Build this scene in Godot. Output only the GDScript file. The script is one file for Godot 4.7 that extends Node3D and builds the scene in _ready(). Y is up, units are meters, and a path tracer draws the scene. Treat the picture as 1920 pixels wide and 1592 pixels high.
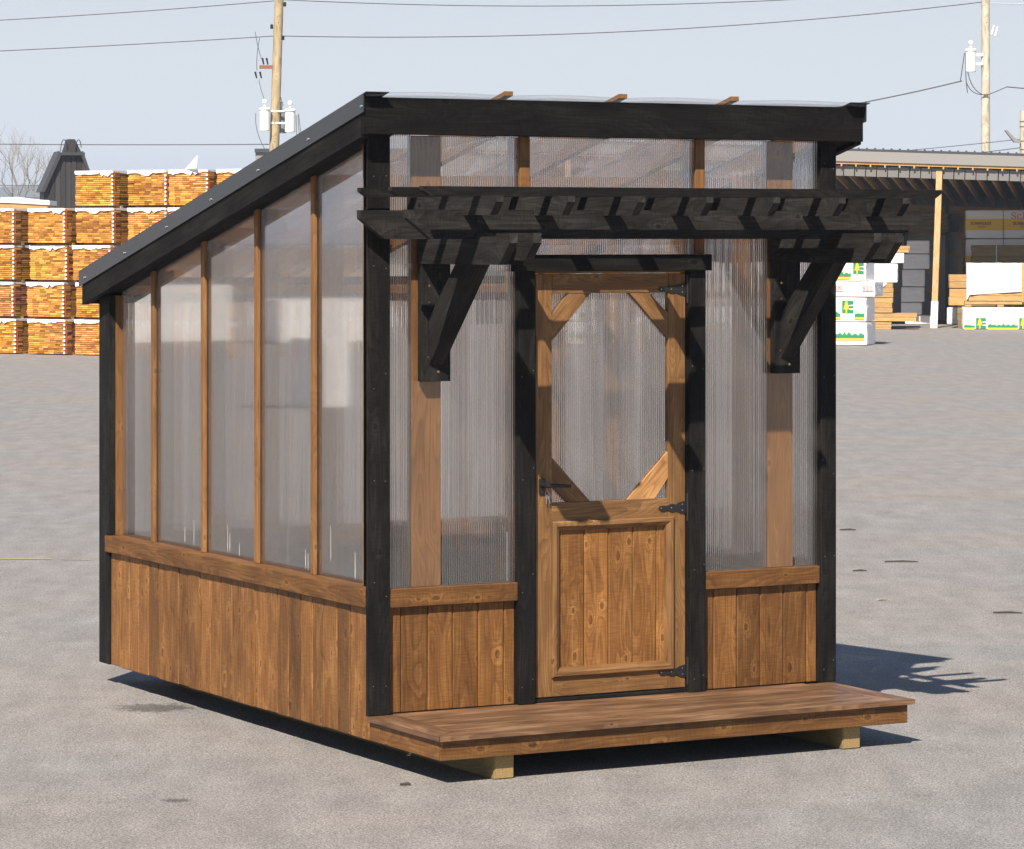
extends Node3D

var M := {}
var rng := RandomNumberGenerator.new()
var end_tone := 1.0   # sawn ends take the stain differently from the faces
const WHITE := Color(1, 1, 1)

# ------------------------------------------------------------------ helpers
func new_st() -> SurfaceTool:
	var s := SurfaceTool.new()
	s.begin(Mesh.PRIMITIVE_TRIANGLES)
	return s

func tri(s: SurfaceTool, a: Vector3, b: Vector3, c: Vector3, n: Vector3, ua: Vector2, ub: Vector2, uc: Vector2, col: Color) -> void:
	var flip := (b - a).cross(c - a).dot(n) > 0.0
	s.set_color(Color(col.r * 0.4, col.g * 0.4, col.b * 0.4))
	s.set_normal(n)
	s.set_uv(ua)
	s.add_vertex(a)
	if flip:
		s.set_uv(uc)
		s.add_vertex(c)
		s.set_uv(ub)
		s.add_vertex(b)
	else:
		s.set_uv(ub)
		s.add_vertex(b)
		s.set_uv(uc)
		s.add_vertex(c)

func quad(s: SurfaceTool, a: Vector3, b: Vector3, c: Vector3, d: Vector3, n: Vector3, ua: Vector2, ub: Vector2, uc: Vector2, ud: Vector2, col: Color) -> void:
	tri(s, a, b, c, n, ua, ub, uc, col)
	tri(s, a, c, d, n, ua, uc, ud, col)

func qd(s: SurfaceTool, a: Vector3, b: Vector3, c: Vector3, d: Vector3, n: Vector3, col := WHITE) -> void:
	quad(s, a, b, c, d, n, Vector2(0, 0), Vector2(1, 0), Vector2(1, 1), Vector2(0, 1), col)

# a board with eased edges; g is the axis its grain runs along
func bx(s: SurfaceTool, lo: Vector3, hi: Vector3, g := 1, col := WHITE, ch := 0.002, xf := Transform3D()) -> void:
	var c := (lo + hi) * 0.5
	var h := (hi - lo) * 0.5
	var e: float = minf(ch, minf(h.x, minf(h.y, h.z)) * 0.45)
	var ou := rng.randf()
	var ov := rng.randf()
	var b1 := (g + 1) % 3
	var b2 := (g + 2) % 3
	var pt := func(sg: Vector3, w: int) -> Vector3:
		var p := Vector3()
		for k in 3:
			p[k] = c[k] + sg[k] * (h[k] if k == w else h[k] - e)
		return p
	var uv := func(p: Vector3, w: int) -> Vector2:
		if w == g:
			return Vector2(p[b1] * 0.5 + ou, p[b2] + ov)
		return Vector2(p[g] * 0.5 + ou, p[b1] + p[b2] + ov)
	for a in 3:
		var b := (a + 1) % 3
		var d := (a + 2) % 3
		for sa in [-1.0, 1.0]:
			var ps: Array[Vector3] = []
			for q in [[-1.0, -1.0], [1.0, -1.0], [1.0, 1.0], [-1.0, 1.0]]:
				var sg := Vector3()
				sg[a] = sa
				sg[b] = q[0]
				sg[d] = q[1]
				ps.append(pt.call(sg, a))
			var n := Vector3()
			n[a] = sa
			quad(s, xf * ps[0], xf * ps[1], xf * ps[2], xf * ps[3], xf.basis * n, uv.call(ps[0], a), uv.call(ps[1], a), uv.call(ps[2], a), uv.call(ps[3], a), col)
			for sb in [-1.0, 1.0]:
				var s1 := Vector3()
				s1[a] = sa
				s1[b] = sb
				s1[d] = -1.0
				var s2 := s1
				s2[d] = 1.0
				var p0: Vector3 = pt.call(s1, a)
				var p1: Vector3 = pt.call(s2, a)
				var p2: Vector3 = pt.call(s2, b)
				var p3: Vector3 = pt.call(s1, b)
				var n2 := Vector3()
				n2[a] = sa
				n2[b] = sb
				quad(s, xf * p0, xf * p1, xf * p2, xf * p3, xf.basis * n2.normalized(), uv.call(p0, -1), uv.call(p1, -1), uv.call(p2, -1), uv.call(p3, -1), col)
	for sx in [-1.0, 1.0]:
		for sy in [-1.0, 1.0]:
			for sz in [-1.0, 1.0]:
				var sg := Vector3(sx, sy, sz)
				var p0: Vector3 = pt.call(sg, 0)
				var p1: Vector3 = pt.call(sg, 1)
				var p2: Vector3 = pt.call(sg, 2)
				tri(s, xf * p0, xf * p1, xf * p2, xf.basis * sg.normalized(), uv.call(p0, -1), uv.call(p1, -1), uv.call(p2, -1), col)

# a plain box of 12 triangles
func pb(s: SurfaceTool, lo: Vector3, hi: Vector3, col := WHITE, g := 0, xf := Transform3D()) -> void:
	var ou := rng.randf()
	var ov := rng.randf()
	var b1 := (g + 1) % 3
	var b2 := (g + 2) % 3
	for a in 3:
		var b := (a + 1) % 3
		var d := (a + 2) % 3
		for sa in [0, 1]:
			var ps: Array[Vector3] = []
			var us: Array[Vector2] = []
			for q in [[0, 0], [1, 0], [1, 1], [0, 1]]:
				var p := Vector3()
				p[a] = hi[a] if sa else lo[a]
				p[b] = hi[b] if q[0] else lo[b]
				p[d] = hi[d] if q[1] else lo[d]
				ps.append(xf * p)
				us.append(Vector2(p[b1] * 0.5 + ou, p[b2] + ov) if a == g else Vector2(p[g] * 0.5 + ou, p[b1] + p[b2] + ov))
			var n := Vector3()
			n[a] = 1.0 if sa else -1.0
			quad(s, ps[0], ps[1], ps[2], ps[3], xf.basis * n, us[0], us[1], us[2], us[3], col)

# a plane polygon (x, y) given thickness along z between z0 and z1; the grain runs along gd
func prism(s: SurfaceTool, pts: PackedVector2Array, z0: float, z1: float, col := WHITE, gd := Vector2(1, 0), xf := Transform3D()) -> void:
	var ou := rng.randf()
	var ov := rng.randf()
	var gp := Vector2(-gd.y, gd.x)
	var area := 0.0
	for i in pts.size():
		area += pts[i].cross(pts[(i + 1) % pts.size()])
	var idx := Geometry2D.triangulate_polygon(pts)
	for k in range(0, idx.size(), 3):
		for zz in [[z0, -1.0], [z1, 1.0]]:
			var p: Array[Vector3] = []
			var u: Array[Vector2] = []
			for j in 3:
				var q := pts[idx[k + j]]
				p.append(xf * Vector3(q.x, q.y, zz[0]))
				u.append(Vector2(q.dot(gd) * 0.5 + ou, q.dot(gp) + ov))
			tri(s, p[0], p[1], p[2], xf.basis * Vector3(0, 0, zz[1]), u[0], u[1], u[2], col)
	for i in pts.size():
		var a := pts[i]
		var b := pts[(i + 1) % pts.size()]
		var ed := (b - a).normalized()
		var n2 := Vector2(ed.y, -ed.x) * signf(area)
		quad(s, xf * Vector3(a.x, a.y, z0), xf * Vector3(b.x, b.y, z0), xf * Vector3(b.x, b.y, z1), xf * Vector3(a.x, a.y, z1), xf.basis * Vector3(n2.x, n2.y, 0),
			Vector2(a.dot(gd) * 0.5 + ou, a.dot(gp) + z0 + ov), Vector2(b.dot(gd) * 0.5 + ou, b.dot(gp) + z0 + ov), Vector2(b.dot(gd) * 0.5 + ou, b.dot(gp) + z1 + ov), Vector2(a.dot(gd) * 0.5 + ou, a.dot(gp) + z1 + ov), col * end_tone if absf(n2.dot(gd)) > 0.98 else col)

# polygon given in (z, y) with thickness along x
func prism_zy(s: SurfaceTool, pts: PackedVector2Array, x0: float, x1: float, col := WHITE, gd := Vector2(1, 0)) -> void:
	# local x -> +z, local y -> +y, local z -> -x
	prism(s, pts, -x1, -x0, col, gd, Transform3D(Basis(Vector3(0, 0, 1), Vector3(0, 1, 0), Vector3(-1, 0, 0)), Vector3.ZERO))

func tube(s: SurfaceTool, path: PackedVector3Array, radii: PackedFloat32Array, sides := 8, col := WHITE, cap := true, vs := 1.0) -> void:
	var rings := []
	var side := Vector3.ZERO
	var len := 0.0
	for i in path.size():
		var t := (path[mini(i + 1, path.size() - 1)] - path[maxi(i - 1, 0)]).normalized()
		if side == Vector3.ZERO:
			side = t.cross(Vector3.UP if absf(t.y) < 0.9 else Vector3.RIGHT).normalized()
		side = (side - t * side.dot(t)).normalized()
		var up := side.cross(t)
		if i > 0:
			len += path[i].distance_to(path[i - 1])
		var ring := []
		for k in sides + 1:
			var a := TAU * k / sides
			var n := side * cos(a) + up * sin(a)
			ring.append([path[i] + n * radii[mini(i, radii.size() - 1)], n, Vector2(len * vs, float(k) / sides * 0.3)])
		rings.append(ring)
	for i in range(rings.size() - 1):
		for k in sides:
			var q := [rings[i][k], rings[i][k + 1], rings[i + 1][k + 1], rings[i + 1][k]]
			var fn: Vector3 = q[0][1] + q[1][1]
			var a: Vector3 = q[0][0]
			var flip: bool = (q[1][0] - a).cross(q[2][0] - a).dot(fn) > 0.0
			for t in [[0, 1, 2], [0, 2, 3]]:
				var o: Array = [t[0], t[2], t[1]] if flip else t
				for j in o:
					s.set_color(Color(col.r * 0.4, col.g * 0.4, col.b * 0.4))
					s.set_normal(q[j][1])
					s.set_uv(q[j][2])
					s.add_vertex(q[j][0])
	if cap:
		for e in [0, rings.size() - 1]:
			var d := (path[e] - path[1 if e == 0 else e - 1]).normalized()
			for k in sides:
				tri(s, path[e], rings[e][k][0], rings[e][k + 1][0], d, Vector2(0.1, 0.1), Vector2(0.11, 0.1), Vector2(0.1, 0.11), col)

func lathe(s: SurfaceTool, prof: PackedVector2Array, at := Vector3.ZERO, sides := 20, col := WHITE) -> void:
	for i in range(prof.size() - 1):
		var a := prof[i]
		var b := prof[i + 1]
		var e := (b - a).normalized()
		for k in sides:
			var t0 := TAU * k / sides
			var t1 := TAU * (k + 1) / sides
			var f := func(p: Vector2, t: float) -> Vector3: return at + Vector3(cos(t) * p.x, p.y, sin(t) * p.x)
			var tm := (t0 + t1) * 0.5
			var n := Vector3(cos(tm) * e.y, -e.x, sin(tm) * e.y)
			qd(s, f.call(a, t0), f.call(a, t1), f.call(b, t1), f.call(b, t0), n, col)

func obj(called: String, s: SurfaceTool, mat: Material, parent: Node = self, stuff := false) -> MeshInstance3D:
	var o := MeshInstance3D.new()
	o.mesh = s.commit()
	o.material_override = null
	if o.mesh.get_surface_count():
		o.mesh.surface_set_material(0, mat)
	o.name = called
	if stuff:
		o.set_meta("kind", "stuff")
	parent.add_child(o, true)
	return o

func thing(called: String, label: String, category: String, group := "", at := Vector3.ZERO, turn := 0.0) -> Node3D:
	var o := Node3D.new()
	o.name = called
	o.position = at
	o.rotation.y = turn
	add_child(o, true)
	tag(o, label, category, group)
	return o

func tag(o: Node, label: String, category: String, group := "") -> void:
	o.set_meta("label", label)
	o.set_meta("category", category)
	if group != "":
		o.set_meta("group", group)

func board(called: String, lo: Vector3, hi: Vector3, g: int, mat: Material, parent: Node, tone := 1.0, ch := 0.002) -> MeshInstance3D:
	var s := new_st()
	bx(s, lo, hi, g, Color(tone, tone, tone), ch)
	return obj(called, s, mat, parent)

# ------------------------------------------------------------------ textures
func noise_bytes(sd: int, freq: float, w: int, h: int, tw: int, th: int, oct := 3, type := FastNoiseLite.TYPE_SIMPLEX_SMOOTH) -> PackedByteArray:
	var n := FastNoiseLite.new()
	n.seed = sd
	n.noise_type = type
	n.frequency = freq
	n.fractal_octaves = oct
	var im := n.get_seamless_image(w, h, false, false, 0.12, true)
	im.convert(Image.FORMAT_L8)
	if w != tw or h != th:
		im.resize(tw, th, Image.INTERPOLATE_CUBIC)
	return im.get_data()

func tex_of(data: PackedByteArray, w: int, h: int) -> ImageTexture:
	return ImageTexture.create_from_image(Image.create_from_data(w, h, false, Image.FORMAT_RGB8, data))

# wood seen along its grain: 2 m along x, 1 m across y. Colours are linear; stored as sRGB.
func wood_tex(sd: int, light: Color, mid: Color, dark: Color, rings: float, patch: float, saw: float, knots: int) -> ImageTexture:
	var w := 1024
	var h := 512
	var flow := noise_bytes(sd, 0.012, 128, 512, w, h, 2)
	var fib := noise_bytes(sd + 1, 0.16, 32, 512, w, h, 3)
	var pat := noise_bytes(sd + 2, 0.03, 128, 256, w, h, 3)
	var cut := noise_bytes(sd + 3, 0.2, 1024, 64, w, h, 2)
	var r := RandomNumberGenerator.new()
	r.seed = sd
	var lift := PackedFloat32Array()
	lift.resize(w * h)
	var bend := PackedFloat32Array()
	bend.resize(w * h)
	for k in knots:
		var cx := r.randi_range(0, w - 1)
		var cy := r.randi_range(0, h - 1)
		var rad := r.randf_range(5.0, 11.0)
		var R := int(rad * 4.0)
		for y in range(-R, R):
			for x in range(-R * 2, R * 2):
				var d := sqrt(x * x * 0.3 + y * y) / rad
				if d < 4.0:
					var i := posmod(cy + y, h) * w + posmod(cx + x, w)
					bend[i] += 2.2 * exp(-d * d * 0.5)
					lift[i] += (-0.5 if d < 0.6 else 0.62 * exp(-(d - 0.6) * 1.1))
	var cols: Array[Color] = []
	for i in 256:
		var t := i / 255.0
		var c := dark.lerp(mid, t * 2.0) if t < 0.5 else mid.lerp(light, t * 2.0 - 1.0)
		cols.append(c.linear_to_srgb())
	var lut := PackedByteArray()
	lut.resize(768)
	for i in 256:
		lut[i * 3] = int(clampf(cols[i].r, 0, 1) * 255.0)
		lut[i * 3 + 1] = int(clampf(cols[i].g, 0, 1) * 255.0)
		lut[i * 3 + 2] = int(clampf(cols[i].b, 0, 1) * 255.0)
	var out := PackedByteArray()
	out.resize(w * h * 3)
	for i in w * h:
		var ph := flow[i] / 255.0 * rings + bend[i]
		var g := ph - floorf(ph)
		g = g * g * (1.0 if g < 0.92 else (1.0 - g) / 0.08)
		var t := 0.56 - 0.30 * g + (fib[i] - 128) / 255.0 * 0.34 + (pat[i] - 128) / 255.0 * patch + (cut[i] - 128) / 255.0 * saw + lift[i] * 0.45
		var q := clampi(int(t * 255.0), 0, 255) * 3
		out[i * 3] = lut[q]
		out[i * 3 + 1] = lut[q + 1]
		out[i * 3 + 2] = lut[q + 2]
	return tex_of(out, w, h)

func mat(tex: Texture2D, rough: float, col := WHITE, vc := true) -> StandardMaterial3D:
	var m := StandardMaterial3D.new()
	# tones are stored in the vertex colours at 0.4, since those hold at most 1
	m.albedo_color = lin(col.srgb_to_linear().r * 2.5, col.srgb_to_linear().g * 2.5, col.srgb_to_linear().b * 2.5) if vc else col
	if tex:
		m.albedo_texture = tex
	m.roughness = rough
	m.vertex_color_use_as_albedo = vc
	return m

func lin(r: float, g: float, b: float) -> Color:
	return Color(r, g, b).linear_to_srgb()

func plain(r: float, g: float, b: float, rough := 0.7, metal := 0.0) -> StandardMaterial3D:
	var m := mat(null, rough, lin(r, g, b))
	m.metallic = metal
	return m

func asphalt_tex() -> ImageTexture:
	var n := 1024
	var a := noise_bytes(71, 0.22, n, n, n, n, 2)
	var b := noise_bytes(72, 0.06, 512, 512, n, n, 3)
	var r := RandomNumberGenerator.new()
	r.seed = 5
	var out := PackedByteArray()
	out.resize(n * n * 3)
	for i in n * n:
		var v := 0.74 + (a[i] - 128) / 255.0 * 0.38 + (b[i] - 128) / 255.0 * 0.03 + r.randf_range(-0.22, 0.22)
		var k := r.randf()
		if k < 0.012:
			v += 0.28
		elif k < 0.03:
			v -= 0.2
		v = clampf(v, 0.1, 1.0)
		out[i * 3] = int(v * 255.0)
		out[i * 3 + 1] = int(v * 251.0)
		out[i * 3 + 2] = int(v * 249.0)
	return tex_of(out, n, n)

func asphalt_wear_tex() -> ImageTexture:
	# broad wear of a paved yard: tyre-polished bands, repairs and stains
	var n := 1024
	var a := noise_bytes(81, 0.05, 1024, 1024, n, n, 5)
	var b := noise_bytes(82, 0.09, 1024, 256, n, n, 4)
	var c := noise_bytes(83, 0.012, 512, 512, n, n, 3)
	var out := PackedByteArray()
	out.resize(n * n * 3)
	for i in n * n:
		var v := 0.815 + (a[i] - 128) / 255.0 * 0.075 + (b[i] - 128) / 255.0 * 0.10
		var w := (c[i] - 128) / 255.0 * 0.035
		out[i * 3] = int(clampf(v + w, 0, 1) * 255.0)
		out[i * 3 + 1] = int(clampf(v, 0, 1) * 255.0)
		out[i * 3 + 2] = int(clampf(v - w * 0.6, 0, 1) * 255.0)
	return tex_of(out, n, n)

func end_grain_tex() -> ImageTexture:
	var n := 128
	var out := PackedByteArray()
	out.resize(n * n * 3)
	var nz := noise_bytes(91, 0.05, n, n, n, n, 2)
	for y in n:
		for x in n:
			var i := y * n + x
			var d := Vector2(x - 60, y - 50).length() / 9.0 + (nz[i] - 128) / 255.0 * 1.4
			var g := d - floorf(d)
			var t := 0.85 - 0.45 * g * g + (nz[(i * 7) % (n * n)] - 128) / 255.0 * 0.2
			var c := Color(0.42, 0.29, 0.12) * t
			c = c.linear_to_srgb()
			out[i * 3] = int(clampf(c.r, 0, 1) * 255)
			out[i * 3 + 1] = int(clampf(c.g, 0, 1) * 255)
			out[i * 3 + 2] = int(clampf(c.b, 0, 1) * 255)
	return tex_of(out, n, n)

func materials() -> void:
	M.brown = mat(wood_tex(11, Color(0.33, 0.168, 0.056), Color(0.168, 0.0735, 0.0205), Color(0.062, 0.026, 0.0080), 6.0, 0.34, 0.26, 34), 0.62)
	M.door = mat(wood_tex(12, Color(0.39, 0.225, 0.096), Color(0.200, 0.102, 0.038), Color(0.066, 0.030, 0.0115), 12.0, 0.40, 0.08, 9), 0.55)
	M.deck = mat(wood_tex(13, Color(0.27, 0.160, 0.092), Color(0.140, 0.0750, 0.0385), Color(0.060, 0.031, 0.0165), 6.0, 0.85, 0.06, 6), 0.5)
	M.black = mat(wood_tex(14, Color(0.035, 0.0328, 0.0305), Color(0.0142, 0.0135, 0.0130), Color(0.0050, 0.0048, 0.0048), 9.0, 0.45, 0.25, 10), 0.7)
	M.batten = mat(wood_tex(15, Color(0.32, 0.17, 0.065), Color(0.21, 0.100, 0.034), Color(0.105, 0.047, 0.016), 8.0, 0.35, 0.05, 22), 0.55)
	M.pale = mat(wood_tex(16, Color(0.62, 0.42, 0.20), Color(0.48, 0.29, 0.11), Color(0.30, 0.16, 0.05), 7.0, 0.35, 0.15, 5), 0.75)
	M.treated = mat(wood_tex(17, Color(0.30, 0.23, 0.10), Color(0.21, 0.155, 0.062), Color(0.12, 0.085, 0.035), 6.0, 0.4, 0.10, 4), 0.8)
	M.pole = mat(wood_tex(18, Color(0.52, 0.43, 0.28), Color(0.40, 0.32, 0.19), Color(0.16, 0.11, 0.06), 4.0, 0.5, 0.10, 30), 0.85)
	for k in ["brown", "door", "deck", "batten"]:
		M[k].metallic_specular = 0.38
	M.black.metallic_specular = 0.2
	M.end_grain = mat(end_grain_tex(), 0.8)
	M.trim = plain(0.022, 0.023, 0.026, 0.36, 0.0)
	M.trim.clearcoat_enabled = true
	M.trim.clearcoat = 0.3
	M.trim.clearcoat_roughness = 0.25
	M.iron = plain(0.012, 0.012, 0.013, 0.45, 0.0)
	M.steel = plain(0.55, 0.55, 0.56, 0.35, 1.0)
	M.brass = plain(0.75, 0.52, 0.20, 0.35, 1.0)
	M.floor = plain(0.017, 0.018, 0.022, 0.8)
	# twin-wall polycarbonate: clear skins, and clear flutes that bend what is seen through them
	M.skin = StandardMaterial3D.new()
	M.skin.transparency = BaseMaterial3D.TRANSPARENCY_ALPHA
	M.skin.albedo_color = Color(0.86, 0.85, 0.86, 0.004)
	M.skin.roughness = 0.03
	M.skin.metallic_specular = 0.5
	M.flute = StandardMaterial3D.new()
	M.flute.refraction_enabled = true
	M.flute.refraction_scale = 0.05
	M.flute.albedo_color = Color(0.9, 0.89, 0.89, 0.012)
	M.flute.roughness = 0.0
	# the yard
	M.asphalt = mat(asphalt_tex(), 0.85, lin(0.66, 0.652, 0.645), false)
	M.asphalt.uv1_scale = Vector3(1, 1, 1)
	M.asphalt.detail_enabled = true
	M.asphalt.detail_albedo = asphalt_wear_tex()
	M.asphalt.detail_blend_mode = BaseMaterial3D.BLEND_MODE_MUL
	M.asphalt.detail_uv_layer = BaseMaterial3D.DETAIL_UV_2
	M.wrap = plain(0.82, 0.82, 0.83, 0.5)
	M.wrap_dark = plain(0.03, 0.03, 0.035, 0.5)
	M.porcelain = plain(0.80, 0.80, 0.78, 0.35)
	M.tank = plain(0.74, 0.75, 0.74, 0.4)
	M.tank_dark = plain(0.22, 0.25, 0.28, 0.5)
	M.wire = plain(0.07, 0.07, 0.08, 0.6)
	M.wire_light = plain(0.45, 0.46, 0.47, 0.5)
	M.sheet_grey = plain(0.17, 0.168, 0.165, 0.5)
	M.sheet_back = plain(0.28, 0.30, 0.32, 0.6)
	M.roof_dark = plain(0.05, 0.055, 0.065, 0.5)
	M.gutter = plain(0.25, 0.245, 0.235, 0.5)
	M.ink_green = plain(0.02, 0.24, 0.10, 0.5)
	M.ink_yellow = plain(0.82, 0.52, 0.03, 0.5)
	M.ink_red = plain(0.72, 0.25, 0.25, 0.5)
	M.ink_black = plain(0.03, 0.025, 0.03, 0.5)
	M.ink_pale = plain(0.45, 0.60, 0.50, 0.5)
	M.strap_orange = plain(0.75, 0.18, 0.03, 0.5)
	M.bark = plain(0.26, 0.23, 0.19, 0.9)
	M.hill = plain(0.09, 0.085, 0.06, 0.95)
	M.hopper = plain(0.028, 0.027, 0.028, 0.6)
	M.hopper_roof = plain(0.045, 0.045, 0.048, 0.5)
	M.rust = plain(0.25, 0.10, 0.05, 0.7)
	M.raw = plain(0.86, 0.45, 0.095, 0.8)
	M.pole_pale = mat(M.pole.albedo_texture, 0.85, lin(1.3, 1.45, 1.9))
	M.post_wood = mat(M.pale.albedo_texture, 0.8, lin(1.15, 1.25, 1.6))
	M.shed_wood = M.pale
	M.nail = plain(0.11, 0.11, 0.112, 0.5)
	M.drip = plain(0.8, 0.8, 0.8, 0.6)
	M.drip.transparency = BaseMaterial3D.TRANSPARENCY_ALPHA
	M.drip.albedo_color.a = 0.30
	M.old_paint = plain(0.42, 0.36, 0.18, 0.8)
	M.twig = plain(0.05, 0.04, 0.035, 0.9)
	M.wrap_grey = plain(0.62, 0.63, 0.65, 0.55)

# ------------------------------------------------------------------ greenhouse
const SLOPE := 0.2386
func rake_y(z: float) -> float:   # underside of the rake board
	return 2.79 + SLOPE * (z - 0.153)
func roof_y(z: float) -> float:
	return rake_y(z) + 0.165

# a twin-wall sheet in the plane spanned by u (across) and up; top edge runs from y1a to y1b
func twin_wall(called: String, o: Vector3, u: Vector3, wd: float, y0: float, y1a: float, y1b: float, parent: Node, skip := [], thick := false) -> void:
	var s := new_st()
	var n := u.cross(Vector3.UP)   # outward side
	var th := 0.008
	for k in ([0.0, -0.0008, -th + 0.0008, -th] if thick else [0.0, -th]):
		var off: Vector3 = o + n * k
		qd(s, off + Vector3(0, y0, 0), off + u * wd + Vector3(0, y0, 0), off + u * wd + Vector3(0, y1b, 0), off + Vector3(0, y1a, 0), n)
	var pan := obj(called, s, M.skin, parent)
	var r := new_st()
	var pitch := 0.0113
	var cnt := int(wd / pitch)
	for i in cnt:
		var a := (i + 0.5) * pitch
		# where the sheet lies flat on a stud its flutes cannot be seen
		if skip.any(func(q: Array) -> bool: return a > q[0] - 0.004 and a < q[1] + 0.004):
			continue
		var prof: Array[Vector2] = [Vector2(-0.0035, -0.0060), Vector2(-0.0021, -0.0067), Vector2(0.0021, -0.0067), Vector2(0.0035, -0.0060), Vector2(0.0035, -0.0026), Vector2(0.0019, -0.0014), Vector2(-0.0019, -0.0014), Vector2(-0.0035, -0.0026)]
		for j in prof.size():
			var p := prof[j]
			var q := prof[(j + 1) % prof.size()]
			var pa := o + u * (a + p.x) + n * p.y
			var qa := o + u * (a + q.x) + n * q.y
			var tp := lerpf(y1a, y1b, (a + p.x) / wd) - 0.001
			var tq := lerpf(y1a, y1b, (a + q.x) / wd) - 0.001
			var mid := (p + q) * 0.5 - Vector2(0, -0.0042)
			var e := q - p
			var nn := Vector2(e.y, -e.x)
			if nn.dot(mid) < 0.0:
				nn = -nn
			nn = nn.normalized()
			qd(r, pa + Vector3(0, y0 + 0.001, 0), qa + Vector3(0, y0 + 0.001, 0), qa + Vector3(0, tq, 0), pa + Vector3(0, tp, 0), u * nn.x + n * nn.y)
	obj("flutes", r, M.flute, pan, true)

func side_wall(gh: Node3D, right: bool) -> void:
	# built for the left wall (outside is -x) and mirrored for the right
	var X := func(x: float) -> float: return 2.5 - x if right else x
	var span := func(a: float, b: float) -> Vector2:
		var p: float = X.call(a)
		var q: float = X.call(b)
		return Vector2(minf(p, q), maxf(p, q))
	var bd := func(called: String, xa: float, xb: float, y0: float, y1: float, z0: float, z1: float, g: int, m: Material, tone := 1.0, ch := 0.002) -> MeshInstance3D:
		var v: Vector2 = span.call(xa, xb)
		return board(called, Vector3(v.x, y0, z0), Vector3(v.y, y1, z1), g, m, gh, tone, ch)
	var z := -3.03
	while z < -0.051:
		var wd := rng.randf_range(0.124, 0.136)
		var z1 := minf(z + wd, 0.02)
		if z1 > -0.06:
			z1 = -0.05 if right else 0.021
		var prd := rng.randf_range(0.0, 0.005)
		bd.call("siding_board", prd, 0.022, 0.107 + rng.randf_range(-0.003, 0.002), 0.70, z, z1 - 0.004, 1, M.brown, rng.randf_range(0.66, 1.38), 0.007)
		z = z1
	bd.call("siding_backing", 0.023, 0.03, 0.12, 0.69, -3.03, 0.0, 1, M.floor)
	bd.call("sill", 0.001 if right else -0.02, 0.08, 0.694, 0.779, -3.06, -0.07 if right else 0.017, 2, M.brown, 0.80, 0.003)
	bd.call("corner_post", -0.006, 0.030, 0.107, rake_y(-3.03), -3.172, -3.032, 1, M.black, 1.1)
	bd.call("corner_stud", 0.03, 0.10, 0.779, 2.80, -0.10, -0.012, 1, M.batten, 0.9)
	bd.call("corner_stud", 0.0305, 0.09, 0.779, rake_y(-3.03), -3.172, -3.034, 1, M.batten, 0.85)
	var zs := [-2.593, -1.952, -1.313, -0.679]
	for b in zs:
		bd.call("batten", 0.045, 0.0645, 0.779, rake_y(b) + 0.03, b, b + 0.038, 1, M.batten, rng.randf_range(0.9, 1.1), 0.003)
		bd.call("stud", 0.078, 0.16, 0.779, rake_y(b) + 0.03, b, b + 0.038, 1, M.batten, 0.85)
	var edges := [-3.03, -2.574, -1.933, -1.294, -0.66, -0.012]
	for i in 5:
		var za: float = edges[i] + 0.001
		var zb: float = edges[i + 1] - 0.001
		if right:
			twin_wall("polycarbonate_panel", Vector3(2.5 - 0.066, 0, zb), Vector3(0, 0, -1), zb - za, 0.775, rake_y(zb) + 0.04, rake_y(za) + 0.04, gh, [], true)
		else:
			twin_wall("polycarbonate_panel", Vector3(0.066, 0, za), Vector3(0, 0, 1), zb - za, 0.775, rake_y(za) + 0.04, rake_y(zb) + 0.04, gh, [], true)
	if not right:
		# dried drip marks low on the panels
		for q in [[-3.05, 0.776, 0.809], [-2.196, 0.804, 0.885], [-2.082, 0.803, 0.928], [-1.667, 0.8, 0.932], [-1.641, 0.807, 0.895], [-1.527, 0.793, 0.857], [-0.774, 0.798, 0.887], [-0.746, 0.793, 0.87], [-0.504, 0.855, 1.019], [-0.248, 0.793, 0.917]]:
			var s := new_st()
			var hw := rng.randf_range(0.002, 0.005)
			prism_zy(s, PackedVector2Array([Vector2(q[0] - hw * 0.25, q[2]), Vector2(q[0] + hw * 0.25, q[2]), Vector2(q[0] + hw, q[1] + 0.02), Vector2(q[0], q[1]), Vector2(q[0] - hw, q[1] + 0.02)]), 0.0645, 0.0656)
			obj("drip_mark", s, M.drip, gh)
	# rake: board, metal flashing over its upper half, soffit
	var sg := -1.0 if right else 1.0
	var ox := 2.5 if right else 0.0
	var rk := func(called: String, off0: float, off1: float, z0: float, z1: float, xa: float, xb: float, m: Material) -> MeshInstance3D:
		var s := new_st()
		var v: Vector2 = span.call(xa, xb)
		prism_zy(s, PackedVector2Array([Vector2(z0, rake_y(z0) + off0), Vector2(z1, rake_y(z1) + off0), Vector2(z1, rake_y(z1) + off1), Vector2(z0, rake_y(z0) + off1)]), v.x, v.y, WHITE, Vector2(1, SLOPE).normalized())
		return obj(called, s, m, gh)
	rk.call("rake_board", 0.0, 0.155, -3.238, 0.10, -0.075, -0.037, M.black)
	rk.call("soffit_board", 0.02, 0.04, -3.2, 0.08, -0.036, 0.10, M.black)
	rk.call("end_rafter", 0.045, 0.155, -3.2, 0.06, 0.03, 0.072, M.batten)
	var fl: MeshInstance3D = rk.call("metal_flashing", 0.10, 0.178, -3.268, 0.135, -0.083, -0.0765, M.trim)
	rk.call("metal_flashing_top", 0.1785, 0.182, -3.268, 0.165, -0.083, 0.03, M.trim)
	for i in 7:
		var zz := -3.18 + i * 0.55
		var s := new_st()
		var c := Vector3(ox - sg * 0.0845, rake_y(zz) + 0.128, zz)
		tube(s, PackedVector3Array([c + Vector3(sg * 0.002, 0, 0), c - Vector3(sg * 0.004, 0, 0)]), PackedFloat32Array([0.008, 0.006]), 8)
		obj("screw", s, M.steel, fl)

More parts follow.
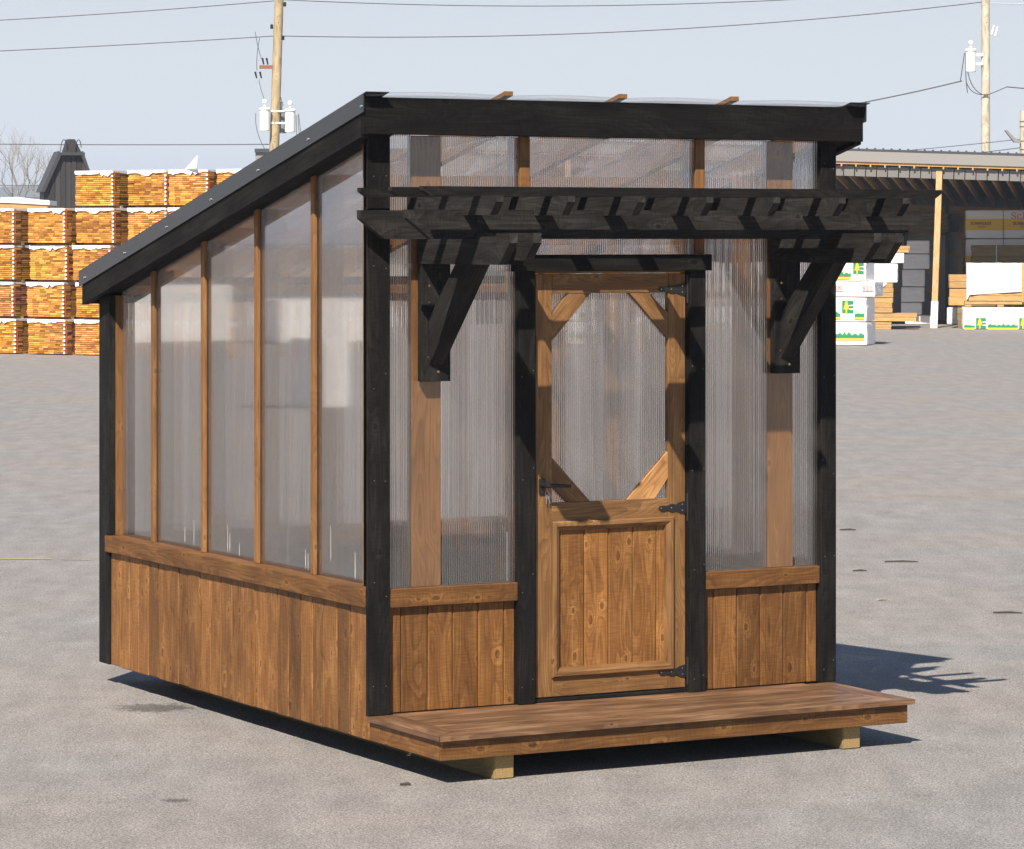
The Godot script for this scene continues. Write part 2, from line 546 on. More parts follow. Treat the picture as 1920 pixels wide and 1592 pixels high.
func hinge(y: float, door: Node3D) -> void:
	var s := new_st()
	prism(s, PackedVector2Array([Vector2(1.656, y - 0.03), Vector2(1.656, y + 0.03), Vector2(1.625, y + 0.024), Vector2(1.60, y + 0.013), Vector2(1.585, y + 0.018), Vector2(1.57, y + 0.016), Vector2(1.555, y + 0.008), Vector2(1.535, y + 0.012), Vector2(1.515, y + 0.010), Vector2(1.508, y), Vector2(1.515, y - 0.010), Vector2(1.535, y - 0.012), Vector2(1.555, y - 0.008), Vector2(1.57, y - 0.016), Vector2(1.585, y - 0.018), Vector2(1.60, y - 0.013), Vector2(1.625, y - 0.024)]), 0.001, 0.006)
	pb(s, Vector3(1.668, y - 0.065, 0.001), Vector3(1.69, y + 0.065, 0.008))
	tube(s, PackedVector3Array([Vector3(1.662, y - 0.065, 0.01), Vector3(1.662, y + 0.065, 0.01)]), PackedFloat32Array([0.008]), 8)
	var h := obj("hinge", s, M.iron, door)
	for p in [Vector2(1.52, 0), Vector2(1.575, 0), Vector2(1.635, 0.014), Vector2(1.635, -0.014), Vector2(1.68, 0.045), Vector2(1.68, -0.045)]:
		var k := new_st()
		tube(k, PackedVector3Array([Vector3(p.x, y + p.y, 0.005), Vector3(p.x, y + p.y, 0.0095)]), PackedFloat32Array([0.004, 0.003]), 6)
		obj("screw", k, M.steel, h)

func build_door(gh: Node3D) -> void:
	var door := Node3D.new()
	door.name = "door"
	gh.add_child(door, true)
	board("stile", Vector3(0.857, 0.237, -0.034), Vector3(0.943, 2.168, 0.0), 1, M.door, door, 0.95)
	board("stile", Vector3(1.563, 0.237, -0.034), Vector3(1.655, 2.168, 0.0), 1, M.door, door, 0.92)
	board("rail", Vector3(0.944, 2.079, -0.033), Vector3(1.562, 2.168, -0.001), 0, M.door, door, 0.85)
	board("rail", Vector3(0.944, 1.030, -0.033), Vector3(1.562, 1.122, -0.001), 0, M.door, door, 0.9)
	board("rail", Vector3(0.944, 0.237, -0.033), Vector3(1.562, 0.350, -0.001), 0, M.door, door, 0.9)
	var xs := [0.96, 0.987, 1.119, 1.248, 1.378, 1.506, 1.56]
	for i in xs.size() - 1:
		board("plank", Vector3(xs[i] + 0.0015, 0.345, -0.030), Vector3(xs[i + 1] - 0.0015, 1.035, -0.012), 1, M.brown, door, rng.randf_range(1.05, 1.45), 0.005)
	board("plank_backing", Vector3(0.95, 0.34, -0.034), Vector3(1.558, 1.03, -0.031), 1, M.door, door)
	var a := [0.939, 1.588, 0.325, 1.037]
	var w := 0.044
	var fr := [[Vector2(a[0], a[2]), Vector2(a[1], a[2]), Vector2(a[1] - w, a[2] + w), Vector2(a[0] + w, a[2] + w)], [Vector2(a[0], a[3]), Vector2(a[1], a[3]), Vector2(a[1] - w, a[3] - w), Vector2(a[0] + w, a[3] - w)], [Vector2(a[0], a[2]), Vector2(a[0], a[3]), Vector2(a[0] + w, a[3] - w), Vector2(a[0] + w, a[2] + w)], [Vector2(a[1], a[2]), Vector2(a[1], a[3]), Vector2(a[1] - w, a[3] - w), Vector2(a[1] - w, a[2] + w)]]
	for f in fr:
		# a moulding: high along its outer edge, falling to the panel
		var s := new_st()
		var o0 := Vector3(f[0].x, f[0].y, 0.016)
		var o1 := Vector3(f[1].x, f[1].y, 0.016)
		var dirv := (o1 - o0).normalized()
		var inw := Vector3(f[3].x + f[2].x - f[0].x - f[1].x, f[3].y + f[2].y - f[0].y - f[1].y, 0).normalized()
		var prof := [[0.0, 0.0], [0.0, 0.012], [0.006, 0.016], [0.022, 0.016], [0.030, 0.010], [0.040, 0.004], [w, -0.014]]
		var ou := rng.randf()
		var ov := rng.randf()
		for i in prof.size() - 1:
			var p: Array = prof[i]
			var q: Array = prof[i + 1]
			var pt := func(base: Vector3, sgn: float, pr: Array) -> Vector3:
				return Vector3(base.x, base.y, 0) + inw * pr[0] + dirv * sgn * pr[0] + Vector3(0, 0, pr[1])
			var A: Vector3 = pt.call(o0, 1.0, p)
			var B: Vector3 = pt.call(o1, -1.0, p)
			var C: Vector3 = pt.call(o1, -1.0, q)
			var D: Vector3 = pt.call(o0, 1.0, q)
			var n := dirv.cross(D - A).normalized()
			if n.z < 0.0 or (absf(n.z) < 0.01 and n.dot(inw) > 0.0):
				n = -n
			quad(s, A, B, C, D, n, Vector2(ou, ov + p[0]), Vector2(ou + (B - A).length() * 0.5, ov + p[0]), Vector2(ou + (B - A).length() * 0.5, ov + q[0]), Vector2(ou, ov + q[0]), Color(0.9, 0.9, 0.9))
		obj("moulding", s, M.door, door)
	var br := [[[0.944, 1.862], [0.944, 1.977], [1.030, 2.078], [1.148, 2.078]], [[1.355, 2.078], [1.460, 2.078], [1.562, 1.983], [1.562, 1.866]], [[0.944, 1.330], [1.145, 1.123], [1.027, 1.123], [0.944, 1.200]], [[1.347, 1.123], [1.490, 1.123], [1.562, 1.216], [1.562, 1.338]]]
	for i in 4:
		var s := new_st()
		var pp := PackedVector2Array()
		for q in br[i]:
			pp.append(Vector2(q[0], q[1]))
		var gd := Vector2(1, 1) if i == 0 or i == 3 else Vector2(1, -1)
		prism(s, pp, -0.030, -0.004, Color(1, 1, 1) * [1.0, 0.9, 0.8, 2.0][i], gd.normalized())
		var b := obj("corner_brace", s, M.door, door)
		if i == 3:
			b.set_meta("label", "paler corner brace at the lower right of the door window")
	twin_wall("window_panel", Vector3(0.944, 0, -0.014), Vector3(1, 0, 0), 0.618, 1.115, 2.085, 2.085, door)
	for y in [2.094, 1.077, 0.314]:
		hinge(y, door)
	var s2 := new_st()
	bx(s2, Vector3(0.872, 1.165, 0.0005), Vector3(0.902, 1.235, 0.009), 1, WHITE, 0.004)
	tube(s2, PackedVector3Array([Vector3(0.887, 1.205, 0.006), Vector3(0.887, 1.205, 0.055)]), PackedFloat32Array([0.012, 0.010]), 12)
	tube(s2, PackedVector3Array([Vector3(0.885, 1.205, 0.052), Vector3(0.92, 1.206, 0.056), Vector3(0.97, 1.203, 0.054), Vector3(1.012, 1.20, 0.050)]), PackedFloat32Array([0.010, 0.009, 0.008, 0.007]), 10)
	obj("handle", s2, M.iron, door)

func bracket(cx: float, gh: Node3D) -> void:
	var b := Node3D.new()
	b.name = "pergola_bracket"
	gh.add_child(b, true)
	var pl := board("back_plate", Vector3(cx - 0.0725, 1.692, 0.010), Vector3(cx + 0.0725, 2.30, 0.050), 1, M.black, b, 1.1)
	for q in [[-0.035, 2.12], [-0.035, 2.045], [0.01, 1.735], [-0.04, 1.80]]:
		var k := new_st()
		tube(k, PackedVector3Array([Vector3(cx + q[0], q[1], 0.049), Vector3(cx + q[0], q[1], 0.0525)]), PackedFloat32Array([0.0055, 0.005]), 8)
		obj("screw", k, M.brass, pl)
	for sx in [-1, 1]:
		var s := new_st()
		prism_zy(s, PackedVector2Array([Vector2(0.012, 2.354), Vector2(0.88, 2.354), Vector2(0.88, 2.312), Vector2(0.785, 2.218), Vector2(0.012, 2.218)]), cx + sx * 0.058 - 0.0195, cx + sx * 0.058 + 0.0195, Color(1.6, 1.6, 1.6))
		obj("arm", s, M.black, b)
	var s3 := new_st()
	prism_zy(s3, PackedVector2Array([Vector2(0.051, 1.766), Vector2(0.608, 2.34), Vector2(0.435, 2.34), Vector2(0.051, 1.975)]), cx - 0.0375, cx + 0.0375, Color(1.35, 1.35, 1.35), Vector2(1, 1).normalized())
	obj("knee_brace", s3, M.black, b)

func greenhouse() -> void:
	var gh := thing("greenhouse", "black and brown lean-to garden greenhouse with clear panels, pergola and porch step", "greenhouse")
	side_wall(gh, false)
	side_wall(gh, true)
	# back wall
	for i in 18:
		var xa := 0.09 + i * 0.129
		board("siding_board", Vector3(xa, 0.107, -3.172), Vector3(xa + 0.126, 0.70, -3.152), 1, M.brown, gh, rng.randf_range(0.8, 1.1), 0.004)
	board("siding_backing", Vector3(0.09, 0.20, -3.150), Vector3(2.41, 0.69, -3.142), 1, M.floor, gh)
	board("sill", Vector3(0.09, 0.694, -3.19), Vector3(2.41, 0.779, -3.10), 0, M.brown, gh, 0.8)
	for x in [0.645, 1.23, 1.843]:
		board("batten", Vector3(x - 0.019, 0.78, -3.166), Vector3(x + 0.019, 2.03, -3.147), 1, M.batten, gh)
		board("stud", Vector3(x - 0.019, 0.78, -3.135), Vector3(x + 0.019, 2.03, -3.05), 1, M.batten, gh, 0.9)
	var bxs := [0.09, 0.645, 1.23, 1.843, 2.41]
	for i in 4:
		twin_wall("polycarbonate_panel", Vector3(bxs[i + 1] - 0.001, 0, -3.146), Vector3(-1, 0, 0), bxs[i + 1] - bxs[i] - 0.002, 0.775, 2.04, 2.04, gh)
	board("top_plate", Vector3(0.09, 2.03, -3.14), Vector3(2.41, 2.075, -3.05), 0, M.batten, gh, 0.9)
	board("eave_board", Vector3(-0.034, 1.985, -3.238), Vector3(2.534, 2.12, -3.215), 0, M.black, gh)
	# front posts, fascia and header
	for p in [[-0.012, 0.100], [0.753, 0.837], [1.661, 1.746], [2.391, 2.477]]:
		var top := 2.795 if p[0] < 0.2 or p[0] > 2.0 else 2.185
		board("front_post", Vector3(p[0], 0.216, 0.018 if p[0] < 0.1 else -0.012), Vector3(p[1], top, 0.035), 1, M.black, gh, 0.85)
	for x in [0.03, 2.40]:
		board("corner_post_back", Vector3(x, 0.216, -0.09), Vector3(x + 0.07, 2.79, -0.013), 1, M.batten, gh, 0.8)
	board("fascia_board", Vector3(-0.074, 2.790, 0.082), Vector3(2.574, 2.953, 0.12), 0, M.black, gh, 0.68)
	board("soffit_board", Vector3(-0.036, 2.80, -0.01), Vector3(2.536, 2.82, 0.081), 0, M.black, gh, 0.8)
	board("door_header", Vector3(0.727, 2.181, 0.0), Vector3(1.765, 2.256, 0.060), 0, M.black, gh, 0.7)
	board("threshold", Vector3(0.838, 0.216, -0.05), Vector3(1.654, 0.232, 0.012), 0, M.black, gh)
	board("door_jamb", Vector3(1.657, 0.235, -0.05), Vector3(1.70, 2.18, -0.013), 1, M.door, gh)
	board("door_jamb", Vector3(0.80, 0.235, -0.05), Vector3(0.855, 2.18, -0.013), 1, M.door, gh)
	board("head_jamb", Vector3(0.838, 2.171, -0.05), Vector3(1.654, 2.2, -0.002), 0, M.door, gh, 0.8)
	# front knee walls
	var seams := [[0.101, 0.173, 0.307, 0.433, 0.562, 0.694, 0.752], [1.747, 1.812, 1.940, 2.070, 2.201, 2.332, 2.390]]
	for sl in seams:
		for i in sl.size() - 1:
			board("siding_board", Vector3(sl[i] + 0.0015, 0.216, -0.022), Vector3(sl[i + 1] - 0.0015, 0.690, rng.randf_range(-0.003, 0.0)), 1, M.brown, gh, rng.randf_range(0.70, 1.22), 0.005)
		board("siding_backing", Vector3(sl[0], 0.22, -0.032), Vector3(sl[6], 0.69, -0.0225), 1, M.floor, gh)
		board("sill", Vector3(sl[0], 0.688, -0.05), Vector3(sl[6], 0.771, 0.026), 0, M.brown, gh, 0.78, 0.003)
	twin_wall("polycarbonate_panel", Vector3(0.05, 0, 0.006), Vector3(1, 0, 0), 0.735, 0.765, 2.80, 2.80, gh, [[0.176, 0.324]])
	twin_wall("polycarbonate_panel", Vector3(0.787, 0, 0.006), Vector3(1, 0, 0), 0.932, 2.19, 2.80, 2.80, gh)
	twin_wall("polycarbonate_panel", Vector3(1.721, 0, 0.006), Vector3(1, 0, 0), 0.73, 0.765, 2.80, 2.80, gh, [[0.389, 0.535]])
	for p in [[0.762, 0.814], [1.696, 1.746]]:
		board("transom_batten", Vector3(p[0], 2.257, 0.007), Vector3(p[1], 2.80, 0.026), 1, M.batten, gh, 1.0)
		board("stud", Vector3(p[0] + 0.005, 0.24, -0.10), Vector3(p[1] - 0.005, 2.79, -0.051), 1, M.batten, gh, 0.9)
	for p in [[0.226, 0.374], [2.110, 2.256]]:
		board("bracket_stud", Vector3(p[0], 0.772, -0.048), Vector3(p[1], 2.79, -0.004), 1, M.batten, gh, 0.95)
	board("top_plate", Vector3(0.10, 2.805, -0.10), Vector3(2.40, 2.845, -0.03), 0, M.batten, gh, 0.9)
	build_door(gh)
	var nl := new_st()
	for p in [[0.045, 0.3, 2.7, 0.036], [0.795, 0.3, 2.1, 0.036], [1.705, 0.3, 2.1, 0.036], [2.435, 0.3, 2.7, 0.036]]:
		var y: float = p[1]
		while y < p[2]:
			for dx in [-0.028, 0.03]:
				var c := Vector3(p[0] + dx + rng.randf_range(-0.006, 0.006), y + rng.randf_range(-0.05, 0.05), p[3])
				tube(nl, PackedVector3Array([c - Vector3(0, 0, 0.002), c + Vector3(0, 0, 0.0008)]), PackedFloat32Array([0.0025]), 6)
			y += 0.47
	for x in [0.13, 0.42, 0.72, 1.78, 2.05, 2.36]:
		for dy in [0.705, 0.755]:
			tube(nl, PackedVector3Array([Vector3(x, dy, 0.025), Vector3(x, dy, 0.0268)]), PackedFloat32Array([0.0022]), 6)
	obj("nail_heads", nl, M.nail, gh, true)
	# floor and frame
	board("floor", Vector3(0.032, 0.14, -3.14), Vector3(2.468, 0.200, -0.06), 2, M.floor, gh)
	# roof: rafters, sheet, outer battens
	for x in [0.645, 1.24, 1.843]:
		var s := new_st()
		prism_zy(s, PackedVector2Array([Vector2(-3.2, roof_y(-3.2) - 0.12), Vector2(0.08, roof_y(0.08) - 0.12), Vector2(0.08, roof_y(0.08)), Vector2(-3.2, roof_y(-3.2))]), x - 0.019, x + 0.019, Color(0.9, 0.9, 0.9))
		obj("rafter", s, M.batten, gh)
		var s2 := new_st()
		prism_zy(s2, PackedVector2Array([Vector2(-3.25, roof_y(-3.25) + 0.021), Vector2(0.135, roof_y(0.135) + 0.021), Vector2(0.135, roof_y(0.135) + 0.040), Vector2(-3.25, roof_y(-3.25) + 0.040)]), x - 0.022, x + 0.022)
		obj("roof_batten", s2, M.batten, gh)
	for z in [-2.2, -1.15]:
		for q in [[0.073, 0.625], [0.665, 1.22], [1.26, 1.823], [1.863, 2.427]]:
			board("blocking", Vector3(q[0], roof_y(z) - 0.10, z - 0.019), Vector3(q[1], roof_y(z) - 0.01, z + 0.019), 0, M.batten, gh, 0.85)
	var rx := [-0.070, 0.645, 1.24, 1.843, 2.570]
	for i in 4:
		# each roof sheet bellies up a little between its battens
		var s := new_st()
		var steps := 8
		for k in steps:
			var x0 := lerpf(rx[i], rx[i + 1], float(k) / steps)
			var x1 := lerpf(rx[i], rx[i + 1], float(k + 1) / steps)
			var b0 := 0.008 * sin(PI * k / steps)
			var b1 := 0.008 * sin(PI * (k + 1) / steps)
			for lay in [0.004, 0.0195]:
				var p0 := Vector3(x0, roof_y(-3.26) + lay + b0, -3.26)
				var p1 := Vector3(x1, roof_y(-3.26) + lay + b1, -3.26)
				var p2 := Vector3(x1, roof_y(0.14) + lay + b1, 0.14)
				var p3 := Vector3(x0, roof_y(0.14) + lay + b0, 0.14)
				qd(s, p0, p1, p2, p3, (p2 - p1).cross(p0 - p1).normalized() * -1.0)
			qd(s, Vector3(x0, roof_y(0.14) + 0.004 + b0, 0.1402), Vector3(x1, roof_y(0.14) + 0.004 + b1, 0.1402), Vector3(x1, roof_y(0.14) + 0.0195 + b1, 0.1402), Vector3(x0, roof_y(0.14) + 0.0195 + b0, 0.1402), Vector3(0, 0, 1))
		obj("roof_panel", s, M.roof_skin, gh)
	# pergola
	end_tone = 1.45
	bracket(0.322, gh)
	bracket(2.190, gh)
	for zf in [0.120, 0.572]:
		var s := new_st()
		prism(s, PackedVector2Array([Vector2(-0.087, 2.455), Vector2(-0.087, 2.418), Vector2(0.030, 2.328), Vector2(2.470, 2.328), Vector2(2.588, 2.418), Vector2(2.588, 2.455)]), zf - 0.038, zf, Color(1.45, 1.45, 1.45))
		obj("pergola_beam", s, M.black, gh)
	for i in 7:
		var s := new_st()
		var x := 0.203 + i * 0.3487
		prism_zy(s, PackedVector2Array([Vector2(0.03, 2.513), Vector2(0.87, 2.513), Vector2(0.87, 2.487), Vector2(0.815, 2.431), Vector2(0.03, 2.431)]), x - 0.018, x + 0.018, Color(1.7, 1.7, 1.7) * rng.randf_range(0.85, 1.15))
		obj("pergola_rafter", s, M.black, gh)
	for zf in [0.133, 0.435, 0.733]:
		var s := new_st()
		prism(s, PackedVector2Array([Vector2(-0.092, 2.553), Vector2(-0.092, 2.536), Vector2(-0.058, 2.5135), Vector2(2.556, 2.5135), Vector2(2.590, 2.536), Vector2(2.590, 2.553)]), zf - 0.038, zf, Color(0.9, 0.9, 0.9))
		obj("pergola_purlin", s, M.black, gh)
	end_tone = 1.0
	# porch step
	var porch := Node3D.new()
	porch.name = "porch_step"
	gh.add_child(porch, true)
	var z0 := 0.036
	var z1 := 0.726
	var wd := 0.137
	for f in [[[-0.011, z0], [-0.011, z1], [-0.011 + wd, z1 - wd], [-0.011 + wd, z0]], [[2.447, z0], [2.447, z1], [2.447 - wd, z1 - wd], [2.447 - wd, z0]], [[-0.008, z1], [2.444, z1], [2.444 - wd, z1 - wd], [-0.008 + wd, z1 - wd]]]:
		var s := new_st()
		var pp := PackedVector2Array()
		for q in f:
			pp.append(Vector2(q[0], -q[1]))
		var gd := Vector2(1, 0) if absf(f[0][1] - f[1][1]) < 0.01 else Vector2(0, 1)
		prism(s, pp, 0.193, 0.215, Color(1, 1, 1) * rng.randf_range(0.9, 1.1), gd, Transform3D(Basis(Vector3(1, 0, 0), Vector3(0, 0, -1), Vector3(0, 1, 0)), Vector3.ZERO))
		obj("deck_board", s, M.deck, porch)
	for i in 4:
		var za := 0.001 + i * 0.147
		board("deck_board", Vector3(-0.011 + wd + 0.002, 0.194, za), Vector3(2.447 - wd - 0.002, 0.2145 - 0.0006 * (i % 2), za + 0.145), 0, M.deck, porch, rng.randf_range(0.85, 1.1), 0.003)
	board("under_deck", Vector3(0.026, 0.125, 0.0), Vector3(2.398, 0.190, 0.683), 0, M.floor, porch)
	board("front_fascia", Vector3(0.006, 0.107, 0.684), Vector3(2.420, 0.192, 0.703), 0, M.brown, porch, 0.72)
	board("side_fascia", Vector3(0.0055, 0.107, 0.0215), Vector3(0.020, 0.192, 0.683), 2, M.brown, porch, 0.95)
	board("side_fascia", Vector3(2.400, 0.107, 0.030), Vector3(2.419, 0.192, 0.683), 2, M.brown, porch, 0.95)
	for x in [0.288, 2.090]:
		var sk := board("skid", Vector3(x, 0.001, -2.9), Vector3(x + 0.098, 0.1065, 0.660), 2, M.treated, gh, 1.0, 0.004)
		var s := new_st()
		qd(s, Vector3(x + 0.005, 0.006, 0.6615), Vector3(x + 0.093, 0.006, 0.6615), Vector3(x + 0.093, 0.102, 0.6615), Vector3(x + 0.005, 0.102, 0.6615), Vector3(0, 0, 1))
		obj("sawn_end", s, M.end_grain, sk)
	# keys left in the lock
	var kk := new_st()
	var ring := PackedVector3Array()
	for i in 13:
		var a := TAU * i / 12.0
		ring.append(Vector3(0.908 + 0.011 * sin(a), 1.165 + 0.014 * cos(a), 0.014 + 0.004 * sin(a)))
	tube(kk, ring, PackedFloat32Array([0.0016]), 6, WHITE, false)
	prism(kk, PackedVector2Array([Vector2(0.900, 1.155), Vector2(0.916, 1.155), Vector2(0.918, 1.135), Vector2(0.911, 1.128), Vector2(0.911, 1.095), Vector2(0.904, 1.100), Vector2(0.904, 1.128), Vector2(0.898, 1.135)]), 0.009, 0.012)
	prism(kk, PackedVector2Array([Vector2(0.912, 1.150), Vector2(0.926, 1.145), Vector2(0.926, 1.128), Vector2(0.932, 1.100), Vector2(0.925, 1.098), Vector2(0.918, 1.126), Vector2(0.911, 1.132)]), 0.014, 0.017)
	var ky := obj("keys", kk, M.steel)
	ky.scale = Vector3.ONE * 0.72
	ky.position = Vector3(0.908, 1.18, 0.014) * 0.28
	tag(ky, "bunch of small keys hanging below the black door handle", "keys")

# ------------------------------------------------------------------ the yard
func ground() -> void:
	var s := new_st()
	var xs := [-500.0, -60.0, -20.0, 0.0, 20.0, 60.0, 120.0, 500.0]
	var zs := [-900.0, -200.0, -80.0, -30.0, 0.0, 20.0, 60.0, 300.0]
	for i in xs.size() - 1:
		for j in zs.size() - 1:
			for t in [[[0, 0], [1, 0], [1, 1]], [[0, 0], [1, 1], [0, 1]]]:
				for q in t:
					var x: float = xs[i + q[0]]
					var z: float = zs[j + q[1]]
					s.set_normal(Vector3.UP)
					s.set_uv(Vector2(x * 0.9 + z * 0.43, z * 0.9 - x * 0.43) / 3.4)
					s.set_uv2(Vector2(x * 0.88 + z * 0.47, z * 0.88 - x * 0.47) / 24.0)
					s.add_vertex(Vector3(x, 0, z))
	var g := obj("ground", s, M.asphalt)
	g.set_meta("kind", "structure")

# ------------------------------------------------------------------ lumber stacks
const BW := 0.90
const BH := 0.665
func lumber_bundle(variant: int) -> Node3D:
	var r := RandomNumberGenerator.new()
	r.seed = 900 + variant
	var o := Node3D.new()
	o.name = "lumber_bundle"
	var L := 2.4
	# core, standing back from the sawn ends, in the dark of the gaps
	var c := new_st()
	pb(c, Vector3(0.03, 0.0, -L + 0.03), Vector3(BW - 0.05, BH - 0.02, -0.06), WHITE, 2)
	obj("core", c, M.raw, o)
	var s := new_st()
	var rows := 17
	var rh := BH / rows
	var dark_bias := [0.0, 0.25, -0.05, 0.4][variant] as float
	for i in rows:
		var x := r.randf_range(-0.012, 0.012)
		while x < BW - 0.05:
			var w := r.randf_range(0.10, 0.17)
			if x + w > BW - 0.06:
				w = BW - x + r.randf_range(-0.012, 0.012)
			var t := clampf(0.5 + 0.62 * r.randf_range(-1.0, 1.0) * sqrt(r.randf()) + 0.08 - dark_bias * (0.5 + 0.5 * sin(i * 0.6 + variant)), 0.0, 1.0)
			var col := Color(0.33, 0.22, 0.13).lerp(Color(1.08, 1.05, 1.0), t * t * 0.4 + 0.6 * t)
			var z := r.randf_range(-0.014, 0.006)
			pb(s, Vector3(x + 0.0015, i * rh + 0.004, -0.22), Vector3(x + w - 0.0015, (i + 1) * rh - 0.006, z), col, 2)
			x += w
	# long edges of the outermost boards, both sides
	for i in rows:
		for e in [[-0.002, 0.04], [BW - 0.055, BW - 0.002 - r.randf_range(0.0, 0.012)]]:
			var tt := r.randf_range(0.5, 1.0)
			pb(s, Vector3(e[0], i * rh + 0.006, -L), Vector3(e[1], (i + 1) * rh - 0.008, -0.225), Color(0.75, 0.7, 0.62) * tt, 2)
	obj("boards", s, M.raw, o, true)
	# ragged white sheet laid over the top, its edge hanging down in front
	var w := new_st()
	var pts := PackedVector2Array([Vector2(-0.01, BH + 0.016), Vector2(-0.01, BH - 0.03)])
	var x := 0.0
	while x < BW - 0.03:
		pts.append(Vector2(x, BH - r.randf_range(0.025, 0.075) - (0.035 if r.randf() < 0.2 else 0.0)))
		x += r.randf_range(0.03, 0.11)
	pts.append(Vector2(BW - 0.01, BH - 0.02))
	pts.append(Vector2(BW - 0.01, BH + 0.016))
	prism(w, pts, 0.010, 0.015)
	pb(w, Vector3(-0.01, BH + 0.001, -L), Vector3(BW - 0.01, BH + 0.014, 0.0145))
	prism_zy(w, PackedVector2Array([Vector2(0.0, BH + 0.01), Vector2(0.0, BH - 0.02), Vector2(-0.5, BH - 0.045), Vector2(-1.2, BH - 0.015), Vector2(-L, BH - 0.03), Vector2(-L, BH + 0.01)]), BW, BW + 0.004)
	obj("cover_sheet", w, M.wrap, o)
	var k := new_st()
	for i in range(0, rows, 1):
		if i % 2 == 0:
			pb(k, Vector3(BW - 0.030 + r.randf_range(-0.006, 0.006), i * rh + 0.006, 0.0), Vector3(BW + 0.012, (i + 1) * rh + 0.002, 0.016))
	obj("edge_marks", k, M.wrap, o, true)
	var b := new_st()
	for z in [-0.05]:
		pb(b, Vector3(BW + 0.002, 0.0, z - 0.02), Vector3(BW + 0.006, BH, z + 0.02))
	obj("strap", b, M.strap_orange, o)
	return o

func lumber_stacks() -> void:
	var turn := atan2(-0.85, 0.527)
	var r2 := Vector3(0.52694, 0, 0.84990)
	var A := Vector3(17.184, 0, -50.188)
	var protos := []
	for v in 4:
		protos.append(lumber_bundle(v))
	var names := ["leftmost stack", "second stack from the left", "third stack from the left", "fourth stack from the left", "fifth stack from the left", "rightmost stack"]
	var levels := ["bottom", "second", "third", "fourth", "fifth"]
	var cols := [[-1.26, 4], [0.0, 4], [1.12, 5], [2.38, 5], [3.38, 5], [4.50, 5]]
	for ci in cols.size():
		for lv in cols[ci][1]:
			var o: Node3D = protos[(ci * 5 + lv * 3 + (1 if lv == 2 else 0)) % 4].duplicate()
			o.name = "lumber_bundle"
			add_child(o, true)
			var off := Vector3(rng.randf_range(-0.03, 0.03), 0, rng.randf_range(-0.06, 0.05))
			o.position = A + r2 * (cols[ci][0] + off.x) + Vector3(-0.85, 0, 0.527) * off.z + Vector3(0, lv * 0.728 + 0.02, 0)
			o.rotation.y = turn + rng.randf_range(-0.012, 0.012)
			tag(o, "orange lumber bundle, %s level of the %s" % [levels[lv], names[ci]], "lumber bundle", "orange lumber bundles stacked in the yard")
			# bearers between the levels
			var s := new_st()
			for z in [-0.3, -1.2, -2.1]:
				pb(s, Vector3(0.0, -0.05 if lv else -0.02, z - 0.04), Vector3(BW, -0.001, z + 0.04))
			obj("bearers", s, M.pale, o)
	for p in protos:
		p.free()
	# a lower bundle behind, under a humped white cover
	var wb := thing("covered_bundle", "pale lumber bundle under a humped white cover behind the second stack", "lumber bundle", "", Vector3(20.6, 0, -62.5), -0.45)
	var s2 := new_st()
	pb(s2, Vector3(0, 0, -2), Vector3(1.55, 3.12, 0), WHITE, 0)
	obj("boards", s2, M.pale, wb)
	var s3 := new_st()
	prism(s3, PackedVector2Array([Vector2(-0.08, 3.08), Vector2(0.1, 3.16), Vector2(0.5, 3.24), Vector2(0.85, 3.25), Vector2(1.2, 3.20), Vector2(1.6, 3.17), Vector2(1.6, 3.06), Vector2(0.9, 3.10), Vector2(0.4, 3.12)]), -2.02, 0.03)
	obj("cover_sheet", s3, M.wrap, wb)
	# a corner of the top cover blown upright
	var fl := new_st()
	tri(fl, Vector3(0, 0, 0), Vector3(0.34, 0.02, 0.1), Vector3(0.30, 0.26, 0.02), Vector3(0.3, 0, 1).normalized(), Vector2(0, 0), Vector2(1, 0), Vector2(0, 1), WHITE)
	tri(fl, Vector3(0, 0.004, -0.01), Vector3(0.34, 0.024, 0.09), Vector3(0.30, 0.264, 0.0), Vector3(-0.3, 0, -1).normalized(), Vector2(0, 0), Vector2(1, 0), Vector2(0, 1), WHITE)
	var fo := obj("loose_sheet", fl, M.wrap, self)
	fo.position = A + r2 * 3.75 + Vector3(0, 3.62, 0.0)
	fo.rotation.y = turn
	tag(fo, "corner of white cover sheet blown upright on top of the fifth stack", "plastic sheet")

